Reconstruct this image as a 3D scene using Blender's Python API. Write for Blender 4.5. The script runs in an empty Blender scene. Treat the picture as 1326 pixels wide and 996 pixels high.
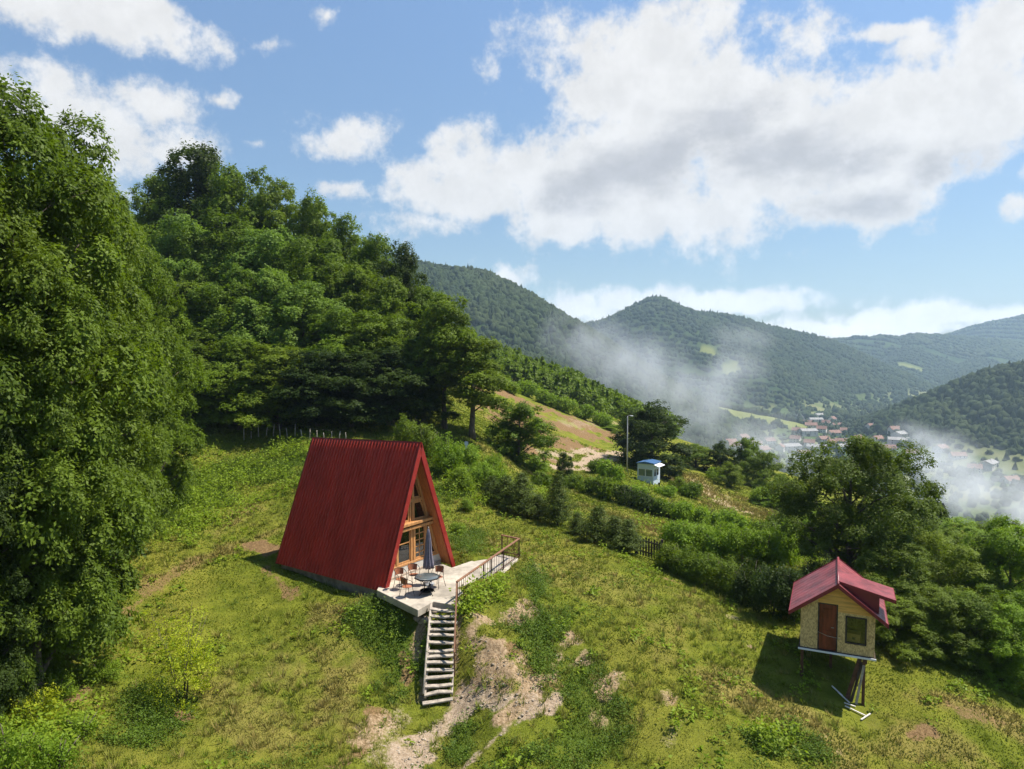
import bpy, math
import numpy as np
from math import radians as R

# ------------------------------------------------------------------ camera, sky, sun, exposure
sc = bpy.context.scene
C = sc.collection
PITCH = R(3.0)
FPX, PW, PH = 930.0, 1326.0, 996.0
SUN_AZ, SUN_EL = R(77), R(59)
HAZE_DENSITY = 0.00014

cam_d = bpy.data.cameras.new("camera")
cam_d.sensor_width = 36.0
cam_d.lens = 36.0 * FPX / PW
cam_d.clip_start, cam_d.clip_end = 0.1, 40000
cam = bpy.data.objects.new("camera", cam_d)
cam.rotation_euler = (R(90) - PITCH, 0, 0)
C.objects.link(cam)
sc.camera = cam

sun_d = bpy.data.lights.new("sun", 'SUN')
sun_d.energy, sun_d.angle, sun_d.color = 5.0, R(0.55), (1.0, 0.94, 0.84)
sun = bpy.data.objects.new("sun", sun_d)
sun.rotation_euler = (R(90) - SUN_EL, 0, math.pi - SUN_AZ)
C.objects.link(sun)

sc.render.engine = 'CYCLES'
sc.view_settings.view_transform = 'Standard'
sc.view_settings.look = 'None'
sc.view_settings.exposure = 0.8
sc.view_settings.gamma = 1.0
sc.cycles.use_denoising = True
sc.cycles.max_bounces = 6
sc.cycles.diffuse_bounces = 3
sc.cycles.glossy_bounces = 2
sc.cycles.transmission_bounces = 3
sc.cycles.transparent_max_bounces = 8
sc.cycles.volume_bounces = 2
sc.cycles.use_adaptive_sampling = True
sc.cycles.adaptive_threshold = 0.015


def pix_dir(u, v):
    """direction of the photograph's pixel, in world space"""
    x, h = (u - PW / 2) / FPX, -(v - PH / 2) / FPX
    cp, sp = math.cos(PITCH), math.sin(PITCH)
    return np.array([x, cp + h * sp, h * cp - sp])


def pix(u, v, d):
    """world point seen at pixel (u, v) at distance d along +Y"""
    k = pix_dir(u, v)
    return k * (d / k[1])


def az_el(u, v):
    k = pix_dir(u, v)
    return math.atan2(k[0], k[1]), math.atan2(k[2], math.hypot(k[0], k[1]))


class NT:
    """tiny node-tree writer"""
    def __init__(self, tree):
        self.t = tree
        self.t.nodes.clear()

    def n(self, kind, **kw):
        nd = self.t.nodes.new(kind)
        for k, val in kw.items():
            if k.startswith('i_'):
                key = k[2:]
                sock = nd.inputs[int(key)] if key.isdigit() else nd.inputs[key.replace('_', ' ')]
                self.put(sock, val)
            else:
                setattr(nd, k, val)
        return nd

    def put(self, sock, val):
        if isinstance(val, bpy.types.NodeSocket):
            self.t.links.new(val, sock)
        elif isinstance(val, bpy.types.Node):
            self.t.links.new(val.outputs[0], sock)
        else:
            if isinstance(val, (tuple, list)) and sock.type == 'RGBA' and len(val) == 3:
                val = (*val, 1.0)
            sock.default_value = val

    def math(self, op, a, b=0.0, c=None, clamp=False):
        nd = self.t.nodes.new('ShaderNodeMath')
        nd.operation, nd.use_clamp = op, clamp
        self.put(nd.inputs[0], a)
        self.put(nd.inputs[1], b)
        if c is not None:
            self.put(nd.inputs[2], c)
        return nd.outputs[0]

    def vmath(self, op, a, b=(0, 0, 0), out=0):
        nd = self.t.nodes.new('ShaderNodeVectorMath')
        nd.operation = op
        self.put(nd.inputs[0], a)
        if op == 'SCALE':
            self.put(nd.inputs['Scale'], b)
        else:
            self.put(nd.inputs[1], b)
        return nd.outputs['Value'] if out else nd.outputs[0]

    def ramp(self, x, lo, hi, a=0.0, b=1.0, smooth=True):
        nd = self.t.nodes.new('ShaderNodeMapRange')
        nd.interpolation_type = 'SMOOTHSTEP' if smooth else 'LINEAR'
        self.put(nd.inputs['Value'], x)
        nd.inputs['From Min'].default_value, nd.inputs['From Max'].default_value = lo, hi
        nd.inputs['To Min'].default_value, nd.inputs['To Max'].default_value = a, b
        return nd.outputs[0]

    def mix(self, f, a, b, mode='MIX'):
        nd = self.t.nodes.new('ShaderNodeMix')
        nd.data_type, nd.blend_type = 'RGBA', mode
        self.put(nd.inputs[0], f)
        self.put(nd.inputs[6], a)
        self.put(nd.inputs[7], b)
        return nd.outputs[2]

    def noise(self, vec, scale, detail=4.0, rough=0.55, out=0, dist=0.0):
        nd = self.t.nodes.new('ShaderNodeTexNoise')
        if vec is not None:
            self.put(nd.inputs['Vector'], vec)
        nd.inputs['Scale'].default_value = scale
        nd.inputs['Detail'].default_value = detail
        nd.inputs['Roughness'].default_value = rough
        nd.inputs['Distortion'].default_value = dist
        return nd.outputs[out]

    def attr(self, name):
        nd = self.t.nodes.new('ShaderNodeAttribute')
        nd.attribute_name = name
        return nd.outputs['Fac']


# sky with cumulus; the clouds are placed by compass bearing and elevation
world = bpy.data.worlds.new("World")
sc.world = world
world.use_nodes = True
w = NT(world.node_tree)
sky = w.n('ShaderNodeTexSky')
sky.sky_type = 'NISHITA'
sky.sun_disc = False
sky.sun_elevation, sky.sun_rotation = SUN_EL, SUN_AZ
sky.altitude, sky.air_density, sky.dust_density, sky.ozone_density = 700, 1.0, 0.8, 1.6
SKY_STRENGTH = 0.095
gen = w.n('ShaderNodeTexCoord').outputs['Generated']
sep = w.n('ShaderNodeSeparateXYZ', i_0=gen)
sx, sy, sz = sep.outputs
azim = w.math('ARCTAN2', sx, sy)
elev = w.math('ARCSINE', sz)
ae = w.n('ShaderNodeCombineXYZ', i_0=azim, i_1=elev).outputs[0]
# (u, v, half width, half height) of each cloud mass
CLOUDS = [(930, 170, 330, 170), (860, 100, 230, 150), (760, 215, 290, 100), (1010, 190, 320, 140), (1190, 150, 300, 110), (840, 280, 240, 62),
          (1090, 265, 150, 40), (1300, 50, 110, 75), (600, 255, 130, 42), (1420, 150, 200, 100), (560, 290, 55, 26),
          (110, 15, 200, 55), (50, 130, 80, 45), (205, 140, 58, 34), (160, 190, 62, 48), (230, 190, 50, 34), (448, 182, 60, 28),
          (440, 245, 50, 14), (652, 358, 36, 21), (960, 389, 200, 19), (1230, 410, 270, 24), (725, 408, 85, 26), (1080, 428, 420, 20),
          (830, 395, 70, 20), (345, 50, 22, 12), (1318, 258, 26, 16), (1150, 45, 90, 22), (1040, 60, 80, 40), (-250, 200, 260, 90),
          (1700, 300, 260, 90), (285, 127, 20, 10), (420, 18, 16, 14), (334, 186, 11, 8), (1190, 60, 60, 30)]
warp = w.noise(gen, 9.0, 6.0, 0.6, out=1)
warp = w.vmath('SUBTRACT', warp, (0.5, 0.5, 0.5))
ae_w = w.vmath('ADD', ae, w.vmath('MULTIPLY', warp, (0.07, 0.045, 0)))


BELLIES = [(820, 215, 150, 60), (1040, 212, 140, 55), (1090, 272, 150, 38), (740, 240, 100, 45), (1250, 215, 120, 35), (930, 150, 70, 35)]


def cloud_field(vec, items, dy=0.0):
    acc = None
    for (u, v, ru, rv) in items:
        a0, e0 = az_el(u, v)
        a1, _ = az_el(u + ru, v)
        _, e1 = az_el(u, v - rv)
        q = w.vmath('SUBTRACT', vec, (a0, e0 + dy, 0))
        q = w.vmath('MULTIPLY', q, (1 / max(abs(a1 - a0), 1e-3), 1 / max(abs(e1 - e0), 1e-3), 0))
        pk = 0.40 if ru < 24 else (0.62 if ru < 90 else (0.85 if rv < 40 else 1.0))
        dd = w.math('MULTIPLY_ADD', w.vmath('LENGTH', q, out=1), -pk / (1.3 if ru < 90 else 1.0), pk)
        acc = dd if acc is None else w.math('SMOOTH_MAX', acc, dd, 0.12)
    return acc


cf = cloud_field(ae_w, CLOUDS)
big = w.noise(gen, 7.0, 12.0, 0.62)
fine = w.noise(gen, 19.0, 10.0, 0.65)
edge = w.math('ADD', w.math('MULTIPLY', w.math('SUBTRACT', big, 0.5), 1.9), w.math('MULTIPLY', w.math('SUBTRACT', fine, 0.5), 1.7))
dens = w.math('ADD', cf, edge)
cover = w.ramp(dens, -0.02, 0.5)
bf_ = cloud_field(ae_w, BELLIES)
belly_n = w.noise(w.vmath('MULTIPLY', gen, (1, 1, 2.0)), 8.0, 7.0, 0.58)
belly = w.math('MULTIPLY', w.ramp(w.math('ADD', bf_, w.math('MULTIPLY', w.math('SUBTRACT', belly_n, 0.5), 2.6)), 0.0, 0.95), w.ramp(dens, 0.1, 0.7))
CLOUD_LIT, CLOUD_GREY = (0.515, 0.512, 0.51), (0.335, 0.34, 0.36)
ccol = w.mix(belly, CLOUD_LIT, CLOUD_GREY)
detail = w.ramp(w.noise(gen, 24.0, 8.0, 0.65), 0.3, 0.7, 0.90, 1.04)
ccol = w.mix(1.0, ccol, w.n('ShaderNodeCombineXYZ', i_0=detail, i_1=detail, i_2=detail).outputs[0], 'MULTIPLY')
skycol = w.vmath('SCALE', sky.outputs[0], w.math('MULTIPLY', w.ramp(elev, 0.0, 0.5, 0.52, 1.06, False), SKY_STRENGTH))
skycol = w.vmath('MULTIPLY', skycol, (0.93, 1.02, 1.05))
ccol = w.vmath('SCALE', ccol, w.ramp(elev, 0.0, 0.14, 1.5, 1.0, False))
allsky = w.mix(cover, skycol, ccol)
bg = w.n('ShaderNodeBackground', i_0=allsky, i_1=1.0)
w.n('ShaderNodeOutputWorld', i_0=bg)


# ------------------------------------------------------------------ helpers
def smooth(a, b, x):
    t = np.clip((x - a) / (b - a), 0, 1)
    return t * t * (3 - 2 * t)


def hash2(ix, iy, seed):
    h = (ix.astype(np.int64) * 374761393 + iy.astype(np.int64) * 668265263 + seed * 974634821) & 0x7fffffff
    h = ((h ^ (h >> 13)) * 1274126177) & 0x7fffffff
    return ((h ^ (h >> 16)) & 0xffff) / 65535.0


def vnoise(x, y, seed=0):
    ix, iy = np.floor(x), np.floor(y)
    fx, fy = x - ix, y - iy
    fx, fy = fx * fx * (3 - 2 * fx), fy * fy * (3 - 2 * fy)
    a, b = hash2(ix, iy, seed), hash2(ix + 1, iy, seed)
    c, d = hash2(ix, iy + 1, seed), hash2(ix + 1, iy + 1, seed)
    return (a * (1 - fx) + b * fx) * (1 - fy) + (c * (1 - fx) + d * fx) * fy


def fbm(x, y, octaves=4, seed=0):
    s, amp, tot = 0, 1.0, 0
    for k in range(octaves):
        s = s + amp * vnoise(x * 2 ** k, y * 2 ** k, seed + 17 * k)
        tot += amp
        amp *= 0.5
    return s / tot


def tag(o, label=None, cat=None, group=None, kind=None):
    if label: o['label'] = label
    if cat: o['category'] = cat
    if group: o['group'] = group
    if kind: o['kind'] = kind
    return o


def empty(name, loc=(0, 0, 0), rz=0.0, scale=1.0, label=None, cat=None, group=None):
    o = bpy.data.objects.new(name, None)
    o.location, o.rotation_euler = loc, (0, 0, rz)
    o.scale = (scale,) * 3 if not isinstance(scale, tuple) else scale
    o.empty_display_size = 0.3
    C.objects.link(o)
    return tag(o, label, cat, group)


def link(name, me, mat=None, parent=None):
    if mat is not None and not me.materials:
        me.materials.append(mat)
    o = bpy.data.objects.new(name, me)
    C.objects.link(o)
    if parent is not None:
        o.parent = parent
    return o


def array_mesh(name, verts, faces, attrs=None, smooth_shade=False):
    """faces: (n, k) array, all with k corners; attrs: name -> (domain, float values)"""
    me = bpy.data.meshes.new(name)
    verts = np.asarray(verts, np.float32)
    faces = np.asarray(faces, np.int32)
    n, k = faces.shape
    me.vertices.add(len(verts))
    me.vertices.foreach_set('co', verts.ravel())
    me.loops.add(n * k)
    me.loops.foreach_set('vertex_index', faces.ravel())
    me.polygons.add(n)
    me.polygons.foreach_set('loop_start', np.arange(0, n * k, k, dtype=np.int32))
    if smooth_shade:
        me.polygons.foreach_set('use_smooth', np.ones(n, bool))
    me.update(calc_edges=True)
    for nm, (dom, val) in (attrs or {}).items():
        at = me.attributes.new(nm, 'FLOAT', dom)
        at.data.foreach_set('value', np.asarray(val, np.float32))
    return me


class MB:
    """collects boxes, bars, tubes, sheets; .build links them as ONE mesh object"""
    def __init__(self):
        self.v, self.f, self.sm = [], [], []

    def add(self, vs, fs, sm=False):
        b = len(self.v)
        self.v += [tuple(map(float, p)) for p in vs]
        self.f += [tuple(b + i for i in f) for f in fs]
        self.sm += [sm] * len(fs)
        return self

    def box(self, x0, x1, y0, y1, z0, z1):
        vs = [(x, y, z) for z in (z0, z1) for y in (y0, y1) for x in (x0, x1)]
        return self.add(vs, [(0, 2, 3, 1), (4, 5, 7, 6), (0, 1, 5, 4), (2, 6, 7, 3), (0, 4, 6, 2), (1, 3, 7, 5)])

    def bar(self, p, q, w, h, up=(0, 0, 1)):
        p, q, up = np.array(p, float), np.array(q, float), np.array(up, float)
        t = q - p
        t /= np.linalg.norm(t)
        s = np.cross(t, up)
        if np.linalg.norm(s) < 1e-4:
            s = np.cross(t, (1, 0, 0))
        s /= np.linalg.norm(s)
        u = np.cross(s, t)
        vs = [o + s * a * w / 2 + u * b * h / 2 for o in (p, q) for a, b in ((-1, -1), (1, -1), (1, 1), (-1, 1))]
        return self.add(vs, [(3, 2, 1, 0), (4, 5, 6, 7), (0, 1, 5, 4), (1, 2, 6, 5), (2, 3, 7, 6), (3, 0, 4, 7)])

    def tube(self, pts, rad, n=8):
        pts = [np.array(p, float) for p in pts]
        rad = rad if hasattr(rad, '__len__') else [rad] * len(pts)
        vs, fs = [], []
        ref = np.array((0.3, 0.9, 0.2))
        for i, p in enumerate(pts):
            t = pts[min(i + 1, len(pts) - 1)] - pts[max(i - 1, 0)]
            t /= max(np.linalg.norm(t), 1e-9)
            a = np.cross(t, ref)
            if np.linalg.norm(a) < 0.05:
                a = np.cross(t, (1, 0, 0))
            a /= np.linalg.norm(a)
            b = np.cross(t, a)
            vs += [p + rad[i] * (a * math.cos(2 * math.pi * k / n) + b * math.sin(2 * math.pi * k / n)) for k in range(n)]
        for i in range(len(pts) - 1):
            for k in range(n):
                j = (k + 1) % n
                fs.append((i * n + k, i * n + j, i * n + n + j, i * n + n + k))
        fs += [tuple(range(n - 1, -1, -1)), tuple(range((len(pts) - 1) * n, len(pts) * n))]
        return self.add(vs, fs, True)

    def lathe(self, prof, n=20, at=(0, 0, 0), lobes=0, depth=0.0):
        vs, fs = [], []
        for r, z in prof:
            for k in range(n):
                th = 2 * math.pi * k / n
                rr = r * (1 - depth * (0.5 + 0.5 * math.cos(lobes * th)))
                vs.append((at[0] + rr * math.cos(th), at[1] + rr * math.sin(th), at[2] + z))
        m = len(prof)
        for i in range(m - 1):
            for k in range(n):
                j = (k + 1) % n
                fs.append((i * n + k, i * n + j, i * n + n + j, i * n + n + k))
        fs += [tuple(range(n - 1, -1, -1)), tuple(range((m - 1) * n, m * n))]
        return self.add(vs, fs, True)

    def prism(self, outline, lo, hi, axis=1):
        """polygon (2-D) swept along an axis: axis 1 -> outline in (x, z), axis 2 -> outline in (x, y)"""
        n = len(outline)
        mk = (lambda p, t: (p[0], t, p[1])) if axis == 1 else ((lambda p, t: (p[0], p[1], t)) if axis == 2 else (lambda p, t: (t, p[0], p[1])))
        vs = [mk(p, lo) for p in outline] + [mk(p, hi) for p in outline]
        fs = [tuple(range(n - 1, -1, -1)), tuple(range(n, 2 * n))] + [(i, (i + 1) % n, n + (i + 1) % n, n + i) for i in range(n)]
        return self.add(vs, fs)

    def mesh(self, name, bevel=0.0):
        me = bpy.data.meshes.new(name)
        me.from_pydata(self.v, [], self.f)
        me.polygons.foreach_set('use_smooth', np.array(self.sm, bool))
        import bmesh
        bm = bmesh.new()
        bm.from_mesh(me)
        bmesh.ops.recalc_face_normals(bm, faces=bm.faces)
        if bevel:
            bmesh.ops.bevel(bm, geom=[e for e in bm.edges if e.calc_face_angle(0) > 0.6], offset=bevel, segments=1, affect='EDGES')
        bm.to_mesh(me)
        bm.free()
        return me

    def build(self, name, mat, parent=None, bevel=0.0):
        return link(name, self.mesh(name, bevel), mat, parent)


# ------------------------------------------------------------------ materials
def new_mat(name):
    m = bpy.data.materials.new(name)
    m.use_nodes = True
    return m, NT(m.node_tree)


def surface_mat(name, col, rough=0.6, var=0.18, scale=6.0, metal=0.0, bump=0.15, bscale=None, col2=None, stretch=(1, 1, 1), spec=0.4):
    """a plain weathered surface: two-tone noise colour, roughness break-up and fine bump"""
    m, t = new_mat(name)
    co = t.vmath('MULTIPLY', t.n('ShaderNodeTexCoord').outputs['Object'], stretch)
    n1 = t.noise(co, scale, 6.0, 0.6)
    n2 = t.noise(co, scale * 7, 4.0, 0.6)
    c2 = col2 or tuple(c * (1 - var * 2.2) for c in col)
    c1 = tuple(min(1, c * (1 + var * 0.6)) for c in col)
    f = t.math('ADD', t.math('MULTIPLY', n1, 0.75), t.math('MULTIPLY', n2, 0.25))
    base = t.mix(t.ramp(f, 0.32, 0.68), c2, c1)
    bs = t.n('ShaderNodeBump', i_Strength=bump, i_Distance=0.02, i_Height=t.noise(co, bscale or scale * 9, 4.0, 0.65))
    p = t.n('ShaderNodeBsdfPrincipled', i_Base_Color=base, i_Metallic=metal, i_Roughness=t.ramp(n2, 0.2, 0.8, max(0.05, rough - 0.12), min(1, rough + 0.12)), i_Normal=bs.outputs[0])
    p.inputs['Specular IOR Level'].default_value = spec
    t.n('ShaderNodeOutputMaterial', i_0=p.outputs[0])
    return m


def leaf_mat(name, dark, light, warm, trans=0.40, hue=0.12, rough=0.55):
    """leaves: per-leaf and per-sprig colour, part of the light passing through the blade"""
    m, t = new_mat(name)
    tone = t.attr('tone')
    rnd = t.n('ShaderNodeObjectInfo').outputs['Random']
    co = t.n('ShaderNodeTexCoord').outputs['Object']
    n = t.noise(co, 0.45, 3.0)
    f = t.math('ADD', t.math('MULTIPLY', tone, 0.75), t.math('MULTIPLY', t.ramp(n, 0.3, 0.7), 0.35), clamp=True)
    col = t.mix(f, dark, light)
    col = t.mix(t.math('MULTIPLY', rnd, hue * 2.2), col, warm)
    p = t.n('ShaderNodeBsdfPrincipled', i_Base_Color=col, i_Roughness=rough)
    p.inputs['Specular IOR Level'].default_value = 0.14
    tcol = t.mix(1.0, col, (1.25, 1.3, 0.55), 'MULTIPLY')
    tr = t.n('ShaderNodeBsdfTranslucent', i_Color=tcol)
    mx = t.n('ShaderNodeMixShader', i_0=trans, i_1=p.outputs[0], i_2=tr.outputs[0])
    t.n('ShaderNodeOutputMaterial', i_0=mx.outputs[0])
    return m


def bark_mat(name, col):
    m, t = new_mat(name)
    co = t.vmath('MULTIPLY', t.n('ShaderNodeTexCoord').outputs['Object'], (1, 1, 0.22))
    n = t.noise(co, 14.0, 6.0, 0.7)
    base = t.mix(t.ramp(n, 0.3, 0.7), tuple(c * 0.45 for c in col), tuple(c * 1.3 for c in col))
    b = t.n('ShaderNodeBump', i_Strength=0.6, i_Distance=0.05, i_Height=n)
    p = t.n('ShaderNodeBsdfPrincipled', i_Base_Color=base, i_Roughness=0.9, i_Normal=b.outputs[0])
    t.n('ShaderNodeOutputMaterial', i_0=p.outputs[0])
    return m


M_BARK = bark_mat('bark', (0.11, 0.085, 0.06))
M_LEAF = {
    'near': leaf_mat('leaf_near', (0.034, 0.064, 0.007), (0.165, 0.235, 0.022), (0.14, 0.17, 0.02)),
    'forest': leaf_mat('leaf_forest', (0.032, 0.064, 0.007), (0.165, 0.250, 0.018), (0.18, 0.22, 0.02)),
    'pale': leaf_mat('leaf_pale', (0.075, 0.135, 0.018), (0.19, 0.29, 0.045), (0.18, 0.25, 0.03)),
    'dark': leaf_mat('leaf_dark', (0.020, 0.040, 0.009), (0.062, 0.098, 0.016), (0.075, 0.09, 0.015)),
    'olive': leaf_mat('leaf_olive', (0.040, 0.072, 0.008), (0.185, 0.260, 0.022), (0.21, 0.24, 0.02)),
    'deep': leaf_mat('leaf_deep', (0.028, 0.054, 0.008), (0.115, 0.170, 0.018), (0.13, 0.16, 0.02)),
    'bright': leaf_mat('leaf_bright', (0.075, 0.145, 0.010), (0.23, 0.345, 0.026), (0.25, 0.29, 0.03), trans=0.42),
    'lime': leaf_mat('leaf_lime', (0.20, 0.26, 0.010), (0.42, 0.46, 0.03), (0.40, 0.39, 0.03), trans=0.45),
    'needle': leaf_mat('needle', (0.030, 0.052, 0.006), (0.100, 0.140, 0.015), (0.08, 0.10, 0.015), trans=0.15),
    'herbage': leaf_mat('herbage_leaf', (0.045, 0.085, 0.010), (0.135, 0.205, 0.022), (0.13, 0.18, 0.02), trans=0.35, hue=0.0),
    'weed': leaf_mat('weed_leaf', (0.11, 0.17, 0.012), (0.27, 0.36, 0.03), (0.25, 0.32, 0.03), trans=0.42, hue=0.0),
}

# ------------------------------------------------------------------ terrain
# surveyed points of the hillside: (pixel u, pixel v, distance along the view axis)
NEAR = [
    (0, 996, 19), (200, 996, 20), (420, 996, 21.5), (600, 996, 22.5), (800, 996, 22.5), (1000, 996, 23), (1326, 996, 25),
    (567, 915, 25.4), (640, 850, 26.8), (620, 885, 26), (668, 800, 29), (700, 850, 27.3), (740, 820, 29), (700, 742, 34.5), (760, 900, 25.5),
    (800, 800, 30.5), (800, 725, 37), (720, 690, 42), (840, 735, 38), (900, 860, 28), (900, 790, 33), (960, 780, 34.5), (1000, 880, 28),
    (1036, 866, 28.6), (1112, 912, 27.4), (1200, 885, 28.6), (1326, 940, 27.2), (1260, 905, 28), (1000, 960, 24.6), (1200, 960, 25.6),
    (1100, 800, 33.5), (1200, 805, 35), (1326, 850, 34), (1326, 770, 45), (1326, 735, 70), (1200, 715, 60), (1110, 740, 46), (1000, 730, 42),
    (60, 880, 24), (0, 880, 23), (150, 850, 26.3), (235, 920, 24.2), (235, 850, 27), (330, 850, 27.5), (400, 792, 30.5), (325, 725, 36),
    (500, 822, 28.8), (480, 905, 25.4), (540, 830, 28.4), (250, 700, 38), (200, 640, 44), (100, 700, 36), (0, 750, 30), (300, 640, 46), (380, 600, 51),
    (400, 567, 55), (300, 577, 55), (200, 580, 52), (100, 610, 46), (0, 630, 41), (455, 562, 57), (520, 567, 57), (570, 562, 59),
    (610, 562, 61), (560, 620, 50), (590, 670, 44), (620, 695, 41), (640, 650, 47), (670, 607, 60), (700, 645, 53), (760, 645, 58), (860, 685, 50),
    (930, 705, 48), (840, 630, 71), (780, 622, 68), (920, 652, 72), (980, 672, 68), (960, 625, 92), (1050, 645, 92),
    (645, 517, 102), (640, 560, 76), (700, 562, 90), (745, 547, 110), (770, 572, 100), (715, 606, 76), (805, 588, 92), (800, 550, 130),
    (700, 500, 150), (600, 480, 150), (850, 557, 165), (950, 592, 150), (1050, 622, 150), (1200, 665, 150), (1326, 700, 150),
    (450, 505, 75), (300, 490, 75), (150, 465, 70), (0, 450, 65), (300, 390, 112), (150, 350, 110), (0, 320, 100), (450, 410, 112), (540, 445, 112),
    (600, 475, 115), (300, 345, 165), (0, 270, 165), (450, 385, 165), (560, 430, 180),
    (640, 467, 185), (700, 492, 200), (750, 517, 212), (800, 550, 222), (860, 585, 232), (950, 622, 240), (1100, 655, 250), (1326, 700, 250),
    (500, 430, 290), (700, 545, 300), (850, 600, 320), (1100, 650, 330), (1326, 680, 330), (300, 350, 300), (0, 280, 300),
    (-260, 640, 34), (-300, 1100, 14), (-300, 420, 90), (-300, 280, 200), (1650, 1150, 22), (1650, 960, 30), (1650, 800, 80), (1650, 740, 250),
    (663, 1450, 11), (0, 1450, 9), (1326, 1450, 13), (663, 2600, 5), (-100, 2600, 5), (1400, 2600, 6),
    (-900, 700, 20), (-900, 420, 120), (2300, 1100, 20), (2300, 800, 120),
]


class Spline:
    """thin-plate spline over (bearing, log range) giving height / range"""
    def __init__(self, pts):
        P = np.array([pix(*p) for p in pts] + NEAR3)
        r = np.hypot(P[:, 0], P[:, 1])
        self.q = np.stack([np.arctan2(P[:, 0], P[:, 1]), np.log(r) * 0.45], 1)
        val = P[:, 2] / r
        n = len(val)
        K = self.kern(((self.q[:, None] - self.q[None]) ** 2).sum(-1)) + np.eye(n) * 4e-4
        A = np.zeros((n + 3, n + 3))
        A[:n, :n] = K
        A[:n, n], A[:n, n + 1:] = 1, self.q
        A[n, :n], A[n + 1:, :n] = 1, self.q.T
        s = np.linalg.solve(A, np.concatenate([val, np.zeros(3)]))
        self.w, self.a = s[:n], s[n:]

    @staticmethod
    def kern(d2):
        return 0.5 * d2 * np.log(d2 + 1e-12)

    def __call__(self, az, lr):
        q = np.stack([az, lr * 0.45], 1)
        out = np.empty(len(q))
        for i in range(0, len(q), 40000):
            c = q[i:i + 40000]
            d2 = (c[:, 0:1] - self.q[:, 0]) ** 2 + (c[:, 1:2] - self.q[:, 1]) ** 2
            out[i:i + 40000] = self.kern(d2) @ self.w + self.a[0] + c @ self.a[1:]
        return out


for (u, v) in [(600, 791), (620, 777), (640, 762), (660, 747), (680, 729)]:
    NEAR.append((u, v, (pix_dir(u, v) * (-10.62 / pix_dir(u, v)[2]))[1]))
for (u, v) in [(480, 776), (500, 787), (520, 797)]:
    NEAR.append((u, v, (pix_dir(u, v) * (-11.0 / pix_dir(u, v)[2]))[1]))
NEAR3 = []                                             # soil line under the stairs
for (ut, ub) in ((557, 548), (592, 587)):
    a_, b_ = pix_dir(ut, 784), pix(ub, 909, 25.7)
    a_ = a_ * (-10.5 / a_[2])
    NEAR3 += [a_ + (b_ - a_) * f - np.array([0, 0, 0.42]) for f in (0.15, 0.38, 0.62, 0.86)]
spline = Spline(NEAR)
FLOOR_Z = -128.0
# mountain crests: (pixel u, pixel v, distance) polylines and the steepness of their flanks
RIDGES = [
    ([(100, 330, 900), (320, 335, 950), (480, 338, 980), (545, 344, 1000), (610, 354, 1030), (680, 396, 1060), (740, 434, 1090), (800, 474, 1110), (850, 508, 1110), (905, 548, 1100), (945, 572, 1080)], 0.58),
    ([(925, 522, 1060), (990, 534, 1030), (1035, 557, 990)], 0.34),
    ([(600, 450, 1700), (740, 431, 1750), (800, 411, 1800), (845, 388, 1830), (885, 405, 1850), (950, 412, 1900), (1000, 427, 1950), (1070, 441, 2050)], 0.52),
    ([(845, 395, 1830), (900, 445, 1640), (980, 488, 1480), (1040, 537, 1360)], 0.55),
    ([(740, 431, 1750), (800, 480, 1500), (850, 520, 1380)], 0.5),
    ([(960, 455, 2800), (1060, 439, 2700), (1130, 438, 2700), (1190, 435, 2750), (1260, 441, 2800), (1330, 447, 2800), (1550, 440, 2800)], 0.42),
    ([(1190, 435, 2750), (1150, 480, 2250), (1110, 525, 1900)], 0.5),
    ([(1300, 444, 2800), (1270, 475, 2300), (1230, 505, 1950)], 0.5),
    ([(1060, 439, 2700), (1050, 475, 2250), (1060, 520, 1900)], 0.5),
    ([(900, 475, 3500), (1100, 466, 3450), (1205, 446, 3350), (1270, 424, 3350), (1330, 411, 3350), (1500, 392, 3300), (1900, 400, 3000)], 0.4),
    ([(1700, 438, 800), (1450, 462, 860), (1330, 479, 900), (1270, 500, 950), (1205, 523, 1010), (1150, 541, 1080)], 0.52),
]
rs = []
for poly, slope in RIDGES:
    P = np.array([pix(*p) for p in poly])
    for a, b in zip(P[:-1], P[1:]):
        m = max(2, int(np.linalg.norm(b - a) / 22))
        for k in range(m):
            rs.append((*(a + (b - a) * k / m), slope))
    rs.append((*P[-1], slope))
RS = np.array(rs)


def far_height(x, y):
    out = np.empty(len(x))
    wx = x + 55 * (fbm(x / 260, y / 260, 3, 5) - 0.5)
    wy = y + 55 * (fbm(x / 260, y / 260, 3, 9) - 0.5)
    for i in range(0, len(x), 8000):
        s = slice(i, i + 8000)
        d = np.hypot(wx[s, None] - RS[:, 0], wy[s, None] - RS[:, 1])
        d = np.sqrt(d * d + 25.0 ** 2) - 25.0
        h = (RS[:, 2] - RS[:, 3] * d).max(1)
        out[s] = h
    rough = (fbm(x / 170, y / 170, 4, 3) - 0.5) - 1.1 * (np.abs(fbm(x / 330, y / 330, 3, 13) - 0.5) < 0.035) * (1 - np.abs(fbm(x / 330, y / 330, 3, 13) - 0.5) / 0.035) * 0.7
    rel = np.clip((out - FLOOR_Z) / 120, 0, 1)
    out = out + rough * 34 * rel * np.clip(1.2 - rel, 0.25, 1)
    k = 9.0
    fl = FLOOR_Z + 5 * (fbm(x / 210, y / 210, 3, 11) - 0.5)
    return fl + k * np.logaddexp(0, (out - fl) / k)


# the A-frame stands on a cut pad
A_YAW, A_C, A_W, A_H, A_L = R(-55.2), None, 2.31, 5.9, 7.4


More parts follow.
